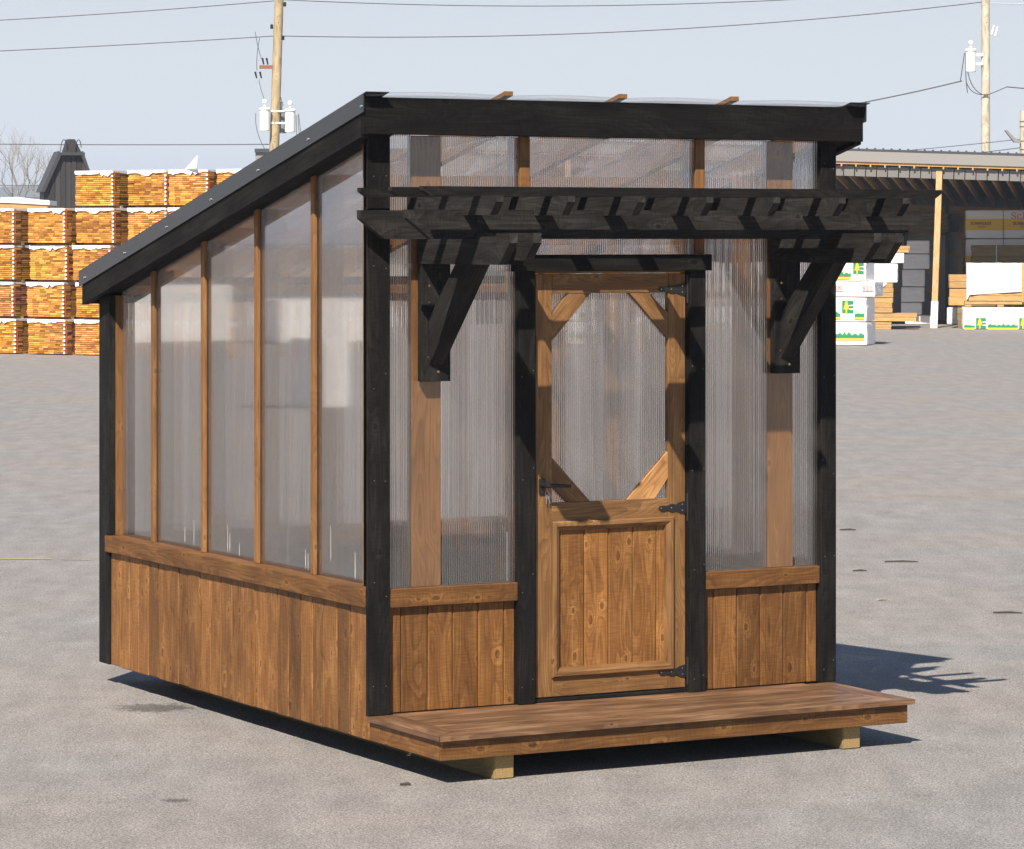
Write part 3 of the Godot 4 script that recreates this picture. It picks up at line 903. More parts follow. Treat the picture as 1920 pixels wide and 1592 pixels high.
# ------------------------------------------------------------------ open shed and the goods round it
func shed() -> void:
	var sh := thing("lumber_shed", "long open-fronted shed with dark roof edge, grey siding band and timber posts", "shed", "", Vector3(44.24, 0, -57.44), deg_to_rad(-40.5))
	sh.basis = Basis(Vector3.UP, deg_to_rad(-40.5)) * Basis(Vector3(0, 0, 1), -0.035)   # the yard falls away to the right and the shed leans with it
	var x0 := -12.0
	var x1 := 12.0
	var s := new_st()
	prism_zy(s, PackedVector2Array([Vector2(0.14, 4.43), Vector2(0.14, 4.49), Vector2(-8.9, 3.46), Vector2(-8.9, 3.40)]), x0, x1)
	var rf := obj("roof", s, M.roof_dark, sh)
	var rb := new_st()
	var x := x0
	while x < x1:
		pb(rb, Vector3(x, 4.435, 0.02), Vector3(x + 0.04, 4.52, 0.145))
		x += 0.21
	obj("roof_rib", rb, M.roof_dark, rf, true)
	s = new_st()
	pb(s, Vector3(x0, 4.155, 0.08), Vector3(x1, 4.425, 0.16))
	obj("gutter", s, M.gutter, sh)
	s = new_st()
	pb(s, Vector3(x0, 4.09, -0.02), Vector3(x1, 4.15, 0.12))
	obj("eave_soffit", s, M.shed_wood, sh)
	x = x0 + 0.2
	while x < x1:
		var t := new_st()
		pb(t, Vector3(x, 4.03, 0.016), Vector3(x + 0.04, 4.089, 0.12), WHITE, 2)
		obj("rafter_tail", t, M.pale, sh)
		t = new_st()
		prism_zy(t, PackedVector2Array([Vector2(-0.10, 4.16), Vector2(-0.10, 3.96), Vector2(-8.5, 3.16), Vector2(-8.5, 3.36)]), x, x + 0.04)
		obj("rafter", t, M.pale, sh)
		x += 0.37
	x = x0
	while x < x1:
		var t := new_st()
		pb(t, Vector3(x + 0.012, 3.79, -0.04), Vector3(x + 0.268, 4.05, 0.0), WHITE * rng.randf_range(0.94, 1.05))
		pb(t, Vector3(x + 0.23, 3.79, 0.0), Vector3(x + 0.26, 4.05, 0.014))
		obj("siding_panel", t, M.sheet_grey, sh)
		x += 0.28
	# back wall and ends
	x = x0
	while x < x1:
		var t := new_st()
		pb(t, Vector3(x, -0.6, -8.66), Vector3(x + 0.8995, 3.428, -8.60), WHITE * rng.randf_range(0.95, 1.05))
		for k in 3:
			pb(t, Vector3(x + 0.1 + k * 0.3, -0.6, -8.60), Vector3(x + 0.14 + k * 0.3, 3.38, -8.575))
		obj("wall_panel", t, M.sheet_back, sh)
		x += 0.9
	for ex in [x0 - 0.06, x1]:
		var t := new_st()
		pb(t, Vector3(ex, -0.6, -8.6), Vector3(ex + 0.06, 3.4, -0.2))
		obj("end_wall", t, M.sheet_back, sh)
	for y in [0.70, 1.26, 1.81, 2.31]:
		var t := new_st()
		pb(t, Vector3(x0, y, -8.57), Vector3(x1, y + 0.12, -8.50), WHITE, 0)
		obj("girt", t, M.shed_wood, sh)
	s = new_st()
	pb(s, Vector3(x0, 2.94, -8.50), Vector3(x1, 3.15, -8.36), WHITE, 0)
	obj("back_beam", s, M.shed_wood, sh)
	x = x0 + 0.6
	while x < x1:
		var t := new_st()
		pb(t, Vector3(x, -0.6, -8.48), Vector3(x + 0.15, 3.1, -8.33), WHITE, 1)
		obj("back_post", t, M.shed_wood, sh)
		x += 3.75
	for px in [-9.6, -4.8, 0.0, 4.8, 9.6]:
		var t := new_st()
		var xf := Transform3D(Basis(), Vector3(px - 0.05, 0, 0))
		pb(t, Vector3(-0.075, 0.68, -0.14), Vector3(0.075, 4.0, 0.016), WHITE, 1, xf)
		var po := obj("front_post", t, M.post_wood, sh)
		var t2 := new_st()
		pb(t2, Vector3(-0.088, -0.6, -0.15), Vector3(0.088, 0.679, 0.024), WHITE, 1, xf)
		obj("painted_base", t2, M.wrap, po)

func text_on(t: String, size: float, at: Vector3, m: Material, parent: Node, fontname := "Droid Sans", wide := 1.0) -> void:
	var tm := TextMesh.new()
	var f := SystemFont.new()
	f.font_names = PackedStringArray([fontname])
	f.font_weight = 700
	tm.font = f
	tm.text = t
	tm.font_size = 48
	tm.pixel_size = size / 36.0
	tm.depth = 0.003
	var tmat: StandardMaterial3D = m.duplicate()   # lettering carries no vertex colours
	tmat.vertex_color_use_as_albedo = false
	var c: Color = m.albedo_color.srgb_to_linear()
	tmat.albedo_color = lin(c.r * 0.4, c.g * 0.4, c.b * 0.4)
	tm.material = tmat
	var o := MeshInstance3D.new()
	o.name = "lettering"
	o.mesh = tm
	o.position = at
	o.scale = Vector3(wide, 1, 1)
	parent.add_child(o, true)

# printed plastic wrap: a green square with an E and a yellow tree on it
func e_logo(x: float, y: float, h: float, z: float, parent: Node) -> void:
	var g := new_st()
	var w := h * 0.95
	prism(g, PackedVector2Array([Vector2(x, y), Vector2(x + w, y), Vector2(x + w, y + h * 0.24), Vector2(x + w * 0.55, y + h * 0.30), Vector2(x + w * 0.55, y + h * 0.42), Vector2(x + w, y + h * 0.42), Vector2(x + w, y + h * 0.57), Vector2(x + w * 0.55, y + h * 0.57), Vector2(x + w * 0.55, y + h * 0.70), Vector2(x + w, y + h * 0.74), Vector2(x + w, y + h), Vector2(x, y + h)]), z, z + 0.002)
	var lg := obj("printed_emblem", g, M.ink_green, parent)
	var t := new_st()
	var cx := x + w * 0.38
	for k in 3:
		var yy := y + h * (0.30 + 0.20 * k)
		var hw := w * (0.30 - 0.07 * k)
		prism(t, PackedVector2Array([Vector2(cx - hw, yy), Vector2(cx + hw, yy), Vector2(cx, yy + h * (0.36 if k < 2 else 0.34))]), z + 0.0022 + k * 0.0006, z + 0.0035 + k * 0.0006)
	prism(t, PackedVector2Array([Vector2(cx - w * 0.06, y - h * 0.04), Vector2(cx + w * 0.06, y - h * 0.04), Vector2(cx + w * 0.06, y + h * 0.32), Vector2(cx - w * 0.06, y + h * 0.32)]), z + 0.0021, z + 0.0031)
	obj("printed_tree", t, M.ink_yellow, lg)

func mountains(x0: float, x1: float, y: float, h: float, z: float, parent: Node, sd: int) -> void:
	var r := RandomNumberGenerator.new()
	r.seed = sd
	for lay in 2:
		var pts := PackedVector2Array([Vector2(x1, y), Vector2(x0, y)])
		var x := x0
		var hi := false
		while x < x1:
			pts.append(Vector2(x, y + h * (r.randf_range(0.65, 1.0) if hi else r.randf_range(0.35, 0.6)) * (1.0 if lay == 0 else 0.62)))
			hi = not hi
			x += r.randf_range(0.035, 0.075)
		pts.append(Vector2(x1, y + h * 0.4))
		var s := new_st()
		prism(s, pts, z + lay * 0.0012, z + 0.001 + lay * 0.0012)
		obj("printed_hills", s, M.ink_pale if lay == 0 else M.ink_green, parent)
	var st := new_st()
	pb(st, Vector3(x0, y - 0.055, z), Vector3(x1, y - 0.012, z + 0.001))
	obj("printed_stripe", st, M.ink_yellow, parent)

# a pack shrink-wrapped in plastic: rounded edges, slightly slack faces
func wrapped_pack(called: String, label: String, at: Vector3, turn: float, w: float, h: float, d: float, m: Material, sd: int) -> Node3D:
	var o := thing(called, label, "lumber pack", "", at, turn)
	var n := FastNoiseLite.new()
	n.seed = sd
	n.frequency = 2.2
	var s := new_st()
	var N := 10
	var hs := Vector3(w, h, d) * 0.5
	for a in 3:
		var b := (a + 1) % 3
		var c := (a + 2) % 3
		for sg in [-1.0, 1.0]:
			var pt := func(i: int, j: int) -> Vector3:
				var p := Vector3()
				p[a] = sg
				p[b] = -1.0 + 2.0 * i / N
				p[c] = -1.0 + 2.0 * j / N
				var rr := Vector3(p.x * hs.x, p.y * hs.y, p.z * hs.z)
				var q := rr.clamp(-hs + Vector3.ONE * 0.03, hs - Vector3.ONE * 0.03)
				var dv := (rr - q)
				if dv.length() > 0.001:
					rr = q + dv.normalized() * 0.03
				rr += rr.normalized() * 0.018 * n.get_noise_3dv(rr * Vector3(1, 2.5, 1))
				return rr + Vector3(hs.x, hs.y, -hs.z)
			for i in N:
				for j in N:
					var p0: Vector3 = pt.call(i, j)
					var p1: Vector3 = pt.call(i + 1, j)
					var p2: Vector3 = pt.call(i + 1, j + 1)
					var p3: Vector3 = pt.call(i, j + 1)
					var fn := (p2 - p0).cross(p3 - p1)
					var outw := Vector3()
					outw[a] = sg
					if fn.dot(outw) < 0.0:
						fn = -fn
					if fn.length() > 1e-9:
						qd(s, p0, p1, p2, p3, fn.normalized())
	obj("wrap", s, m, o)
	return o

func board_pack(called: String, label: String, at: Vector3, turn: float, w: float, h: float, d: float, rows: int, colw: float, m: Material, sd: int, cat := "lumber pack") -> Node3D:
	var o := thing(called, label, cat, "", at, turn)
	var r := RandomNumberGenerator.new()
	r.seed = sd
	var rh := h / rows
	for i in rows:
		var cnt := maxi(1, int(d / colw))
		for j in cnt:
			var s := new_st()
			var z1 := -float(j) * d / cnt - 0.002 + (r.randf_range(-0.01, 0.01) if j == 0 else 0.0)
			bx(s, Vector3(r.randf_range(-0.02, 0.02), i * rh + 0.002, -float(j + 1) * d / cnt), Vector3(w + r.randf_range(-0.03, 0.02), (i + 1) * rh - 0.003, z1), 0, WHITE * r.randf_range(0.82, 1.1), 0.003)
			obj("board", s, m, o)
	return o

func goods() -> void:
	# packs with green print beside the greenhouse's right edge
	var e0 := Vector3(34.772, 0, -46.718)
	var te := -0.78
	var fr := Basis(Vector3.UP, te)
	var base := e0 - fr * Vector3(2.4, 0, 0)
	var hs := [0.50, 0.53, 0.34, 0.45]
	var ws := [2.4, 2.39, 2.57, 2.38]
	var labs := ["white wrapped pack with green hills print, on the ground beside the greenhouse", "white wrapped pack with tree emblem, second from the ground", "thin white pack with red lettering between two green printed packs", "white wrapped pack with green print, topmost of its stack under the pergola end"]
	var y := 0.0
	for i in 4:
		var o := wrapped_pack("wrapped_pack", labs[i], base + Vector3(0, y + 0.005, 0), te, ws[i], hs[i] - 0.006, 1.05, M.wrap, 40 + i)
		o.set_meta("group", "white wrapped packs with green print")
		if i == 0:
			mountains(1.30, 2.34, 0.16, 0.20, 0.012, o, 3)
		elif i == 1:
			e_logo(1.86, 0.19, 0.26, 0.012, o)
			mountains(2.13, 2.34, 0.11, 0.17, 0.012, o, 4)
			mountains(1.25, 1.82, 0.11, 0.17, 0.012, o, 5)
		elif i == 2:
			text_on("RK", 0.10, Vector3(1.76, 0.20, 0.014), M.ink_red, o, "Droid Serif")
			text_on("SEL", 0.10, Vector3(2.42, 0.19, 0.014), M.ink_red, o, "Droid Serif")
			for q in [[1.62, 1.88], [2.30, 2.54]]:
				var s := new_st()
				pb(s, Vector3(q[0], 0.115, 0.012), Vector3(q[1], 0.125, 0.014))
				obj("printed_line", s, M.ink_black, o)
		else:
			e_logo(2.10, 0.16, 0.24, 0.012, o)
			mountains(1.35, 2.05, 0.10, 0.19, 0.012, o, 6)
		y += hs[i]
	# bare lumber and white packs between them and the shed
	var l0 := Vector3(41.9, 0, -57.1)
	var tl := -0.62
	var fl := Basis(Vector3.UP, tl)
	var at := func(x: float, yy: float, z := 0.0) -> Vector3: return l0 + fl * Vector3(x, 0, z) + Vector3(0, yy, 0)
	board_pack("lumber_pack", "short pale boards lying on the ground left of the shed post", at.call(-0.6, 0.0), tl, 1.20, 0.19, 0.8, 3, 0.2, M.pale, 1)
	board_pack("lumber_pack", "long pale boards overhanging to the right, on the short boards", at.call(-0.6, 0.205), tl, 1.84, 0.20, 0.8, 2, 0.2, M.pale, 2)
	board_pack("lumber_pack", "square stack of yellow boards on the long overhanging boards", at.call(-0.6, 0.42), tl, 1.24, 0.37, 0.9, 3, 0.2, M.pale, 3)
	board_pack("lumber_pack", "stack of yellow boards with a torn white flap hanging over it", at.call(-0.6, 0.80), tl, 1.24, 0.36, 0.9, 3, 0.2, M.pale, 4)
	var ff := new_st()
	prism(ff, PackedVector2Array([Vector2(0.0, 0.0), Vector2(0.0, -0.33), Vector2(0.26, -0.18), Vector2(0.44, -0.03), Vector2(0.44, 0.0)]), 0.02, 0.026)
	var fo := obj("wrap_flap", ff, M.wrap, self)
	fo.position = at.call(0.05, 1.165)
	fo.rotation.y = tl
	tag(fo, "torn triangular white plastic flap hanging before the yellow boards", "plastic sheet")
	wrapped_pack("wrapped_pack", "plain white wrapped pack resting on the yellow boards", at.call(-0.6, 1.17), tl, 1.36, 0.48, 0.9, M.wrap, 51)
	wrapped_pack("wrapped_pack", "white pack with faint print on top of the plain white pack", at.call(-0.5, 1.655), tl, 1.42, 0.26, 0.9, M.wrap, 52)
	board_pack("lumber_pack", "yellow boards on top of the faintly printed white pack", at.call(0.1, 1.92), tl, 0.95, 0.17, 0.8, 2, 0.2, M.pale, 5)
	board_pack("lumber_pack", "brown boards at the top of the pile under the shed eave", at.call(0.2, 2.095), tl, 0.62, 0.22, 0.8, 3, 0.2, M.treated, 6)
	wrapped_pack("wrapped_pack", "white covered pack topping the pile under the shed eave", at.call(-0.1, 2.32), tl, 1.0, 0.68, 0.8, M.wrap, 53)
	# packs in the shade of the shed behind
	var i := 0
	for q in [[1.05, 0.0, 0.75, 0.24], [0.95, 0.25, 0.55, 0.33], [0.95, 0.59, 0.62, 0.40], [0.98, 1.0, 0.6, 0.45], [1.0, 1.46, 0.7, 0.40], [1.1, 1.87, 0.6, 0.35]]:
		wrapped_pack("wrapped_pack", "white pack in shed shade, %s in the pile behind the yellow boards" % ["lowest", "second from the ground", "third from the ground", "fourth from the ground", "fifth from the ground", "topmost"][i], at.call(q[0] - 0.15, q[1], -5.2), tl, q[2], q[3], 1.2, M.wrap, 60 + i)
		i += 1
	wrapped_pack("wrapped_pack", "low dark-printed pack behind the foot of the shed post", at.call(2.0, 0.005, -4.6), tl, 1.35, 0.46, 1.0, M.wrap_grey, 70)
	var rk := thing("wall_rack", "steel rack high on the shed's back wall holding brown boards", "rack", "", Vector3(44.24, 0, -57.44) + Basis(Vector3.UP, deg_to_rad(-40.5)) * Vector3(-1.75, 0, -8.3), deg_to_rad(-40.5))
	for q in [0.2, 1.35]:
		var us := new_st()
		pb(us, Vector3(q - 0.05, 0, -0.15), Vector3(q + 0.05, 3.2, -0.05))
		pb(us, Vector3(q - 0.04, 2.35, -0.05), Vector3(q + 0.04, 2.43, 1.3))
		obj("upright", us, M.iron, rk)
	board_pack("lumber_pack", "loose brown boards stored high on the rack behind the shed post", rk.position + rk.basis * Vector3(0.0, 2.44, 1.2), deg_to_rad(-40.5), 1.5, 0.52, 1.1, 6, 0.2, M.treated, 8)
	# right of the post
	var rt := -0.60
	var fb := Basis(Vector3.UP, rt)
	var r0 := Vector3(44.1, 0, -56.1)
	var ra := func(x: float, yy: float, z := 0.0) -> Vector3: return r0 + fb * Vector3(x, 0, z) + Vector3(0, yy, 0)
	var gp := wrapped_pack("wrapped_pack", "long white pack with tree emblems on the ground right of the post", ra.call(0.0, 0.005), rt, 4.6, 0.55, 1.1, M.wrap, 80)
	e_logo(0.33, 0.02, 0.26, 0.014, gp)
	e_logo(1.40, 0.02, 0.26, 0.014, gp)
	mountains(0.03, 0.30, 0.05, 0.12, 0.012, gp, 12)
	mountains(0.62, 1.37, 0.05, 0.15, 0.012, gp, 13)
	mountains(1.70, 2.60, 0.05, 0.15, 0.012, gp, 14)
	var pal := thing("pallet", "timber bearers under the sheeted lumber on the emblem pack", "pallet", "", ra.call(0.06, 0.565), rt)
	for k in 6:
		var s := new_st()
		pb(s, Vector3(k * 0.8, 0, -1.0), Vector3(k * 0.8 + 0.16, 0.06, -0.02), WHITE, 2)
		obj("bearer", s, M.pale, pal)
	var tb := new_st()
	pb(tb, Vector3(0, 0.061, -1.02), Vector3(4.4, 0.14, -0.01), WHITE, 0)
	obj("deck", tb, M.pale, pal)
	board_pack("lumber_pack", "pale lumber half hidden under a draped white sheet", ra.call(0.15, 0.71), rt, 4.3, 0.92, 1.0, 7, 0.25, M.pale, 21)
	# the sheet: draped over the top and down the front with a scalloped hem
	var ds := thing("draped_sheet", "white plastic sheet draped with a sagging hem over pale lumber", "plastic sheet", "", ra.call(0.1, 0.71), rt)
	var s := new_st()
	var nz := FastNoiseLite.new()
	nz.seed = 7
	nz.frequency = 1.2
	var hem := func(x: float) -> float:
		if x < 0.05:
			return 0.02
		return 0.15 + 0.09 * x / 1.4 if x < 1.4 else 0.27 - 0.20 * sin(clampf((x - 1.4) / 1.9, 0.0, 1.0) * PI * 0.5)
	var NX := 60
	var NY := 9
	var pt := func(a: int, b: int) -> Vector3:
		var x := a * 4.4 / NX
		var top := 0.945 + 0.02 * nz.get_noise_1d(x * 3.0)
		var y2 := lerpf(top, hem.call(x), float(b) / NY)
		return Vector3(x, y2, 0.022 + 0.03 * nz.get_noise_2d(x * 2.0, y2 * 4.0) + 0.018 * sin(x * 5.0 + y2 * 9.0) * float(b) / NY + 0.012)
	for a in NX:
		for b in NY:
			var p0: Vector3 = pt.call(a, b)
			var p1: Vector3 = pt.call(a + 1, b)
			var p2: Vector3 = pt.call(a + 1, b + 1)
			var p3: Vector3 = pt.call(a, b + 1)
			var fn := (p2 - p0).cross(p3 - p1).normalized()
			if fn.z < 0.0:
				fn = -fn
			qd(s, p0, p1, p2, p3, fn)
		var t0: Vector3 = pt.call(a, 0)
		var t1: Vector3 = pt.call(a + 1, 0)
		qd(s, t0, t1, Vector3(t1.x, t1.y, -1.05), Vector3(t0.x, t0.y, -1.05), Vector3.UP)
	for k in NY:
		var y0 := lerpf(0.945, 0.02, float(k) / NY)
		var y1 := lerpf(0.945, 0.02, float(k + 1) / NY)
		qd(s, Vector3(0, y0, 0.03), Vector3(0, y1, 0.03), Vector3(0, y1, -0.5), Vector3(0, y0, -0.5), Vector3(-1, 0, 0))
	obj("sheet", s, M.wrap, ds)
	var sp := new_st()
	pb(sp, Vector3(1.36, -0.02, 0.075), Vector3(1.42, 0.95, 0.079))
	obj("strap", sp, M.pale, ds)
	board_pack("lumber_pack", "short yellow board ends with a loose white flap, upper, left of the sheeted lumber", ra.call(-0.32, 1.02, -0.9), rt, 0.5, 0.34, 0.6, 2, 0.3, M.pale, 31)
	board_pack("lumber_pack", "short yellow board ends with white wrap, lower, left of the sheeted lumber", ra.call(-0.30, 0.58, -0.9), rt, 0.45, 0.42, 0.6, 2, 0.3, M.pale, 32)
	board_pack("lumber_pack", "low dark blocks carrying the short yellow board ends", ra.call(-0.1, 0.0, -0.95), rt, 0.35, 0.57, 0.5, 3, 0.3, M.treated, 33)
	# yellow banded packs behind, in the shade
	var sb := ra.call(0.25, -0.06, -5.6) as Vector3
	for lv in 4:
		var lab: String = ["yellow banded white pack hidden lowest behind the sheeted lumber", "yellow banded white pack, second level behind the sheeted lumber", "yellow banded white pack half hidden by brown beams", "white pack with broad yellow band and black lettering at the back"][lv]
		var o := wrapped_pack("wrapped_pack", lab, sb + Vector3(0, 0.02 + lv * 0.77, 0), rt, 4.6, 0.755, 1.1, M.wrap, 90 + lv)
		o.set_meta("group", "yellow banded packs at the back of the shed")
		var bs := new_st()
		pb(bs, Vector3(0.0, 0.22 if lv == 3 else 0.0, 0.014), Vector3(4.6, 0.52 if lv == 3 else 0.30, 0.018))
		obj("printed_band", bs, M.ink_yellow, o)
		var ty := 0.40 if lv == 3 else 0.15
		for k in 4:
			text_on("SCHWAIGER", 0.085, Vector3(0.40 + k * 1.12, ty, 0.022), M.ink_black, o, "Droid Sans", 0.85)
			if lv == 3:
				text_on("holzindustrie", 0.03, Vector3(0.42 + k * 1.12, ty - 0.09, 0.022), M.ink_black, o, "Droid Sans", 0.8)
		if lv == 3:
			text_on("Sch", 0.20, Vector3(1.42, 0.60, 0.022), M.ink_red, o, "Droid Serif")
		var bl := new_st()
		pb(bl, Vector3(0.98, 0.0, 0.02), Vector3(0.995, 0.755, 0.026))
		obj("strap", bl, M.ink_black, o)
	var bm := board_pack("beam_pack", "brown treated beams lying in front of the yellow banded packs", ra.call(0.36, 1.66, -4.0), rt, 4.2, 0.44, 0.5, 3, 0.25, M.treated, 41, "beam pack")
	var bst := new_st()
	pb(bst, Vector3(0.62, -0.01, 0.012), Vector3(0.65, 0.45, 0.018))
	obj("strap", bst, M.ink_pale, bm)
	board_pack("beam_pack", "dark beams stacked below the brown treated beams", ra.call(0.30, 0.0, -4.02), rt, 4.2, 1.64, 0.5, 6, 0.25, M.treated, 42, "beam pack")

func mirrored_packs() -> void:
	# white packs out in the yard to the left, which the glossy left wall mirrors
	wrapped_pack("wrapped_pack", "small upright white pack standing alone out in the yard", Vector3(-13.55, 0.005, -28.45), -0.45, 0.58, 0.95, 0.6, M.wrap, 110)
	var k := 0
	for q in [[-24.0, -56.0], [-27.4, -54.5], [-30.8, -53.0], [-20.6, -57.5], [-17.2, -59.0]]:
		wrapped_pack("wrapped_pack", "long white pack in the row across the yard, %s from its end" % ["third", "fourth", "fifth", "second", "first"][k], Vector3(q[0], 0.005, q[1]), -0.2, 3.3, [1.25, 0.95, 1.3, 0.9, 1.2][k], 1.1, M.wrap, 120 + k)
		k += 1

# ------------------------------------------------------------------ poles and wires
const SIDE := Vector3(0.8784, 0, 0.4779)
func wire(called: String, label: String, a: Vector3, b: Vector3, sag: float, rad: float, m: Material, n := 24) -> void:
	var p := PackedVector3Array()
	for i in n + 1:
		var t := float(i) / n
		p.append(a.lerp(b, t) - Vector3(0, sag * 4.0 * t * (1.0 - t), 0))
	var s := new_st()
	tube(s, p, PackedFloat32Array([rad]), 5)
	tag(obj(called, s, m), label, "wire", "overhead wires")

func transformer(parent: Node, at: Vector3, m: Material) -> void:
	var s := new_st()
	lathe(s, PackedVector2Array([Vector2(0.0, 0.0), Vector2(0.165, 0.0), Vector2(0.175, 0.03), Vector2(0.175, 0.70), Vector2(0.20, 0.71), Vector2(0.20, 0.745), Vector2(0.15, 0.79), Vector2(0.0, 0.80)]), at, 20)
	var t := obj("transformer", s, m, parent)
	s = new_st()
	lathe(s, PackedVector2Array([Vector2(0.04, 0.0), Vector2(0.045, 0.06), Vector2(0.03, 0.08), Vector2(0.045, 0.12), Vector2(0.075, 0.14), Vector2(0.085, 0.20), Vector2(0.06, 0.26), Vector2(0.0, 0.28)]), at + Vector3(0, 0.79, 0), 12)
	obj("bushing", s, M.porcelain, t)

func poles() -> void:
	var up := func(px: float, py: float, z := 0.0) -> Vector3: return Vector3(px, py, z)
	# left pole
	var lp := thing("utility_pole", "yellowish wooden utility pole with three transformer cans behind the greenhouse roof", "utility pole", "utility poles", Vector3(41.1, 0, -91.3), -0.498)
	var s := new_st()
	tube(s, PackedVector3Array([Vector3(0, -0.2, 0), Vector3(0.30, 9.0, 0), Vector3(0.42, 12.6, 0)]), PackedFloat32Array([0.185, 0.155, 0.135]), 16, WHITE, true, 0.25)
	obj("shaft", s, M.pole, lp)
	transformer(lp, Vector3(-0.12, 5.86, 0.32), M.tank)
	transformer(lp, Vector3(0.72, 5.82, 0.12), M.tank)
	transformer(lp, Vector3(0.40, 5.80, -0.25), M.tank_dark)
	s = new_st()
	pb(s, Vector3(-0.1, 6.50, 0.10), Vector3(0.75, 6.56, 0.16))
	pb(s, Vector3(-0.1, 6.10, 0.10), Vector3(0.75, 6.16, 0.16))
	obj("mounting_bracket", s, M.tank, lp)
	s = new_st()
	pb(s, Vector3(-0.32, 7.96, -0.05), Vector3(0.16, 8.08, 0.06), WHITE, 0)
	obj("crossarm", s, M.rust, lp)
	for q in [[-0.46, 7.86], [-0.30, 7.86], [-0.22, 8.32], [-0.08, 8.32]]:
		s = new_st()
		tube(s, PackedVector3Array([Vector3(q[0], q[1], 0.05), Vector3(q[0] + 0.05, q[1] - 0.22, 0.05)]), PackedFloat32Array([0.035, 0.025]), 8)
		obj("fuse_cutout", s, M.iron, lp)
	for q in [[0.42, 10.15], [0.36, 9.02], [-0.02, 9.4]]:
		s = new_st()
		lathe(s, PackedVector2Array([Vector2(0, -0.1), Vector2(0.05, -0.1), Vector2(0.05, 0.02), Vector2(0.03, 0.05), Vector2(0, 0.06)]), Vector3(q[0] + 0.12, q[1], 0.1), 8)
		obj("insulator", s, M.iron, lp)
	for w in [[Vector3(-0.33, 7.6, 0.05), Vector3(-0.12, 6.9, 0.32), 0.05], [Vector3(-0.30, 9.0, 0.1), Vector3(-0.40, 7.9, 0.05), 0.08], [Vector3(-0.45, 9.2, 0.1), Vector3(-0.25, 8.3, 0.05), 0.05], [Vector3(0.3, 7.2, 0.1), Vector3(0.40, 6.75, -0.25), -0.1], [Vector3(-0.42, 6.45, 0.3), Vector3(0.05, 5.0, 0.3), 0.3], [Vector3(0.98, 6.4, 0.12), Vector3(1.05, 5.4, 0.12), 0.0], [Vector3(0.92, 6.4, 0.12), Vector3(0.95, 5.4, 0.12), 0.0], [Vector3(1.0, 6.45, 0.12), Vector3(1.12, 5.5, 0.12), 0.0]]:
		s = new_st()
		var p := PackedVector3Array()
		for i in 11:
			var t := i / 10.0
			p.append((w[0] as Vector3).lerp(w[1], t) - Vector3(w[2] * 2.0 * t * (1.0 - t), 0, 0))
		tube(s, p, PackedFloat32Array([0.011]), 5)
		obj("drop_wire", s, M.wire, lp)
	# right pole
	var rp := thing("utility_pole", "pale wooden utility pole with one white transformer behind the shed", "utility pole", "utility poles", Vector3(62.295, 0, -79.784), -0.498)
	s = new_st()
	tube(s, PackedVector3Array([Vector3(0, -0.2, 0), Vector3(0, 9.0, 0), Vector3(0, 12.4, 0)]), PackedFloat32Array([0.165, 0.145, 0.13]), 16, WHITE, true, 0.25)
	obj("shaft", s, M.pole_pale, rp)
	transformer(rp, Vector3(-0.51, 7.85, 0.1), M.tank)
	s = new_st()
	pb(s, Vector3(-0.35, 8.38, 0.02), Vector3(-0.1, 8.48, 0.14))
	pb(s, Vector3(-0.35, 8.08, 0.02), Vector3(-0.1, 8.18, 0.14))
	obj("mounting_bracket", s, M.tank, rp)
	for q in [[0.28, 9.30], [0.40, 9.25]]:
		s = new_st()
		tube(s, PackedVector3Array([Vector3(q[0], q[1] + 0.13, 0.05), Vector3(q[0] - 0.08, q[1] - 0.18, 0.05)]), PackedFloat32Array([0.03, 0.04, 0.03]), 8)
		obj("fuse_cutout", s, M.porcelain, rp)
	for w in [[Vector3(-0.72, 8.5, 0.1), Vector3(-0.86, 7.55, 0.1), 0.0], [Vector3(-0.68, 8.5, 0.1), Vector3(-0.62, 7.15, 0.1), 0.1], [Vector3(-0.66, 8.45, 0.1), Vector3(-0.02, 7.05, 0.2), 0.55], [Vector3(-0.66, 7.5, 0.1), Vector3(0.05, 7.10, 0.2), 0.3], [Vector3(0.0, 7.05, 0.2), Vector3(0.7, 7.35, 0.2), 0.0]]:
		s = new_st()
		var p := PackedVector3Array()
		for i in 11:
			var t := i / 10.0
			p.append((w[0] as Vector3).lerp(w[1], t) - Vector3(0.3 * w[2] * 4.0 * t * (1.0 - t), w[2] * 2.0 * t * (1.0 - t), 0))
		tube(s, p, PackedFloat32Array([0.016]), 5)
		obj("drop_wire", s, M.wire, rp)
	# the pole at the right edge, with a floodlight
	var p3 := thing("utility_pole", "short pale pole at the right edge carrying a floodlight", "utility pole", "utility poles", Vector3(54.27, 0, -67.08), -0.498)
	s = new_st()
	tube(s, PackedVector3Array([Vector3(0.02, -0.2, 0), Vector3(0.02, 6.0, 0)]), PackedFloat32Array([0.13, 0.115]), 16, WHITE, true, 0.25)
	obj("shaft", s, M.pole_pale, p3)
	s = new_st()
	for yy in [5.67, 5.52, 5.10, 4.85]:
		tube(s, PackedVector3Array([Vector3(0.02, yy, 0), Vector3(0.02, yy + 0.025, 0)]), PackedFloat32Array([0.124]), 16)
	obj("band", s, M.wire, p3)
	s = new_st()
	prism(s, PackedVector2Array([Vector2(-0.55, 5.42), Vector2(-0.50, 5.44), Vector2(-0.22, 5.16), Vector2(-0.10, 5.12), Vector2(-0.10, 5.06), Vector2(-0.28, 5.07)]), -0.05, 0.16)
	obj("floodlight", s, M.gutter, p3)
	# wires
	var L1 := Vector3(41.26, 10.25, -91.23)
	var L2 := Vector3(41.33, 9.07, -91.2)
	var L3 := Vector3(41.1, 5.42, -91.3)
	wire("overhead_wire", "upper overhead wire running left from the yellowish pole", L1, L1 - SIDE * 34.0 - Vector3(0, 0.95, 0), 0.5, 0.015, M.wire)
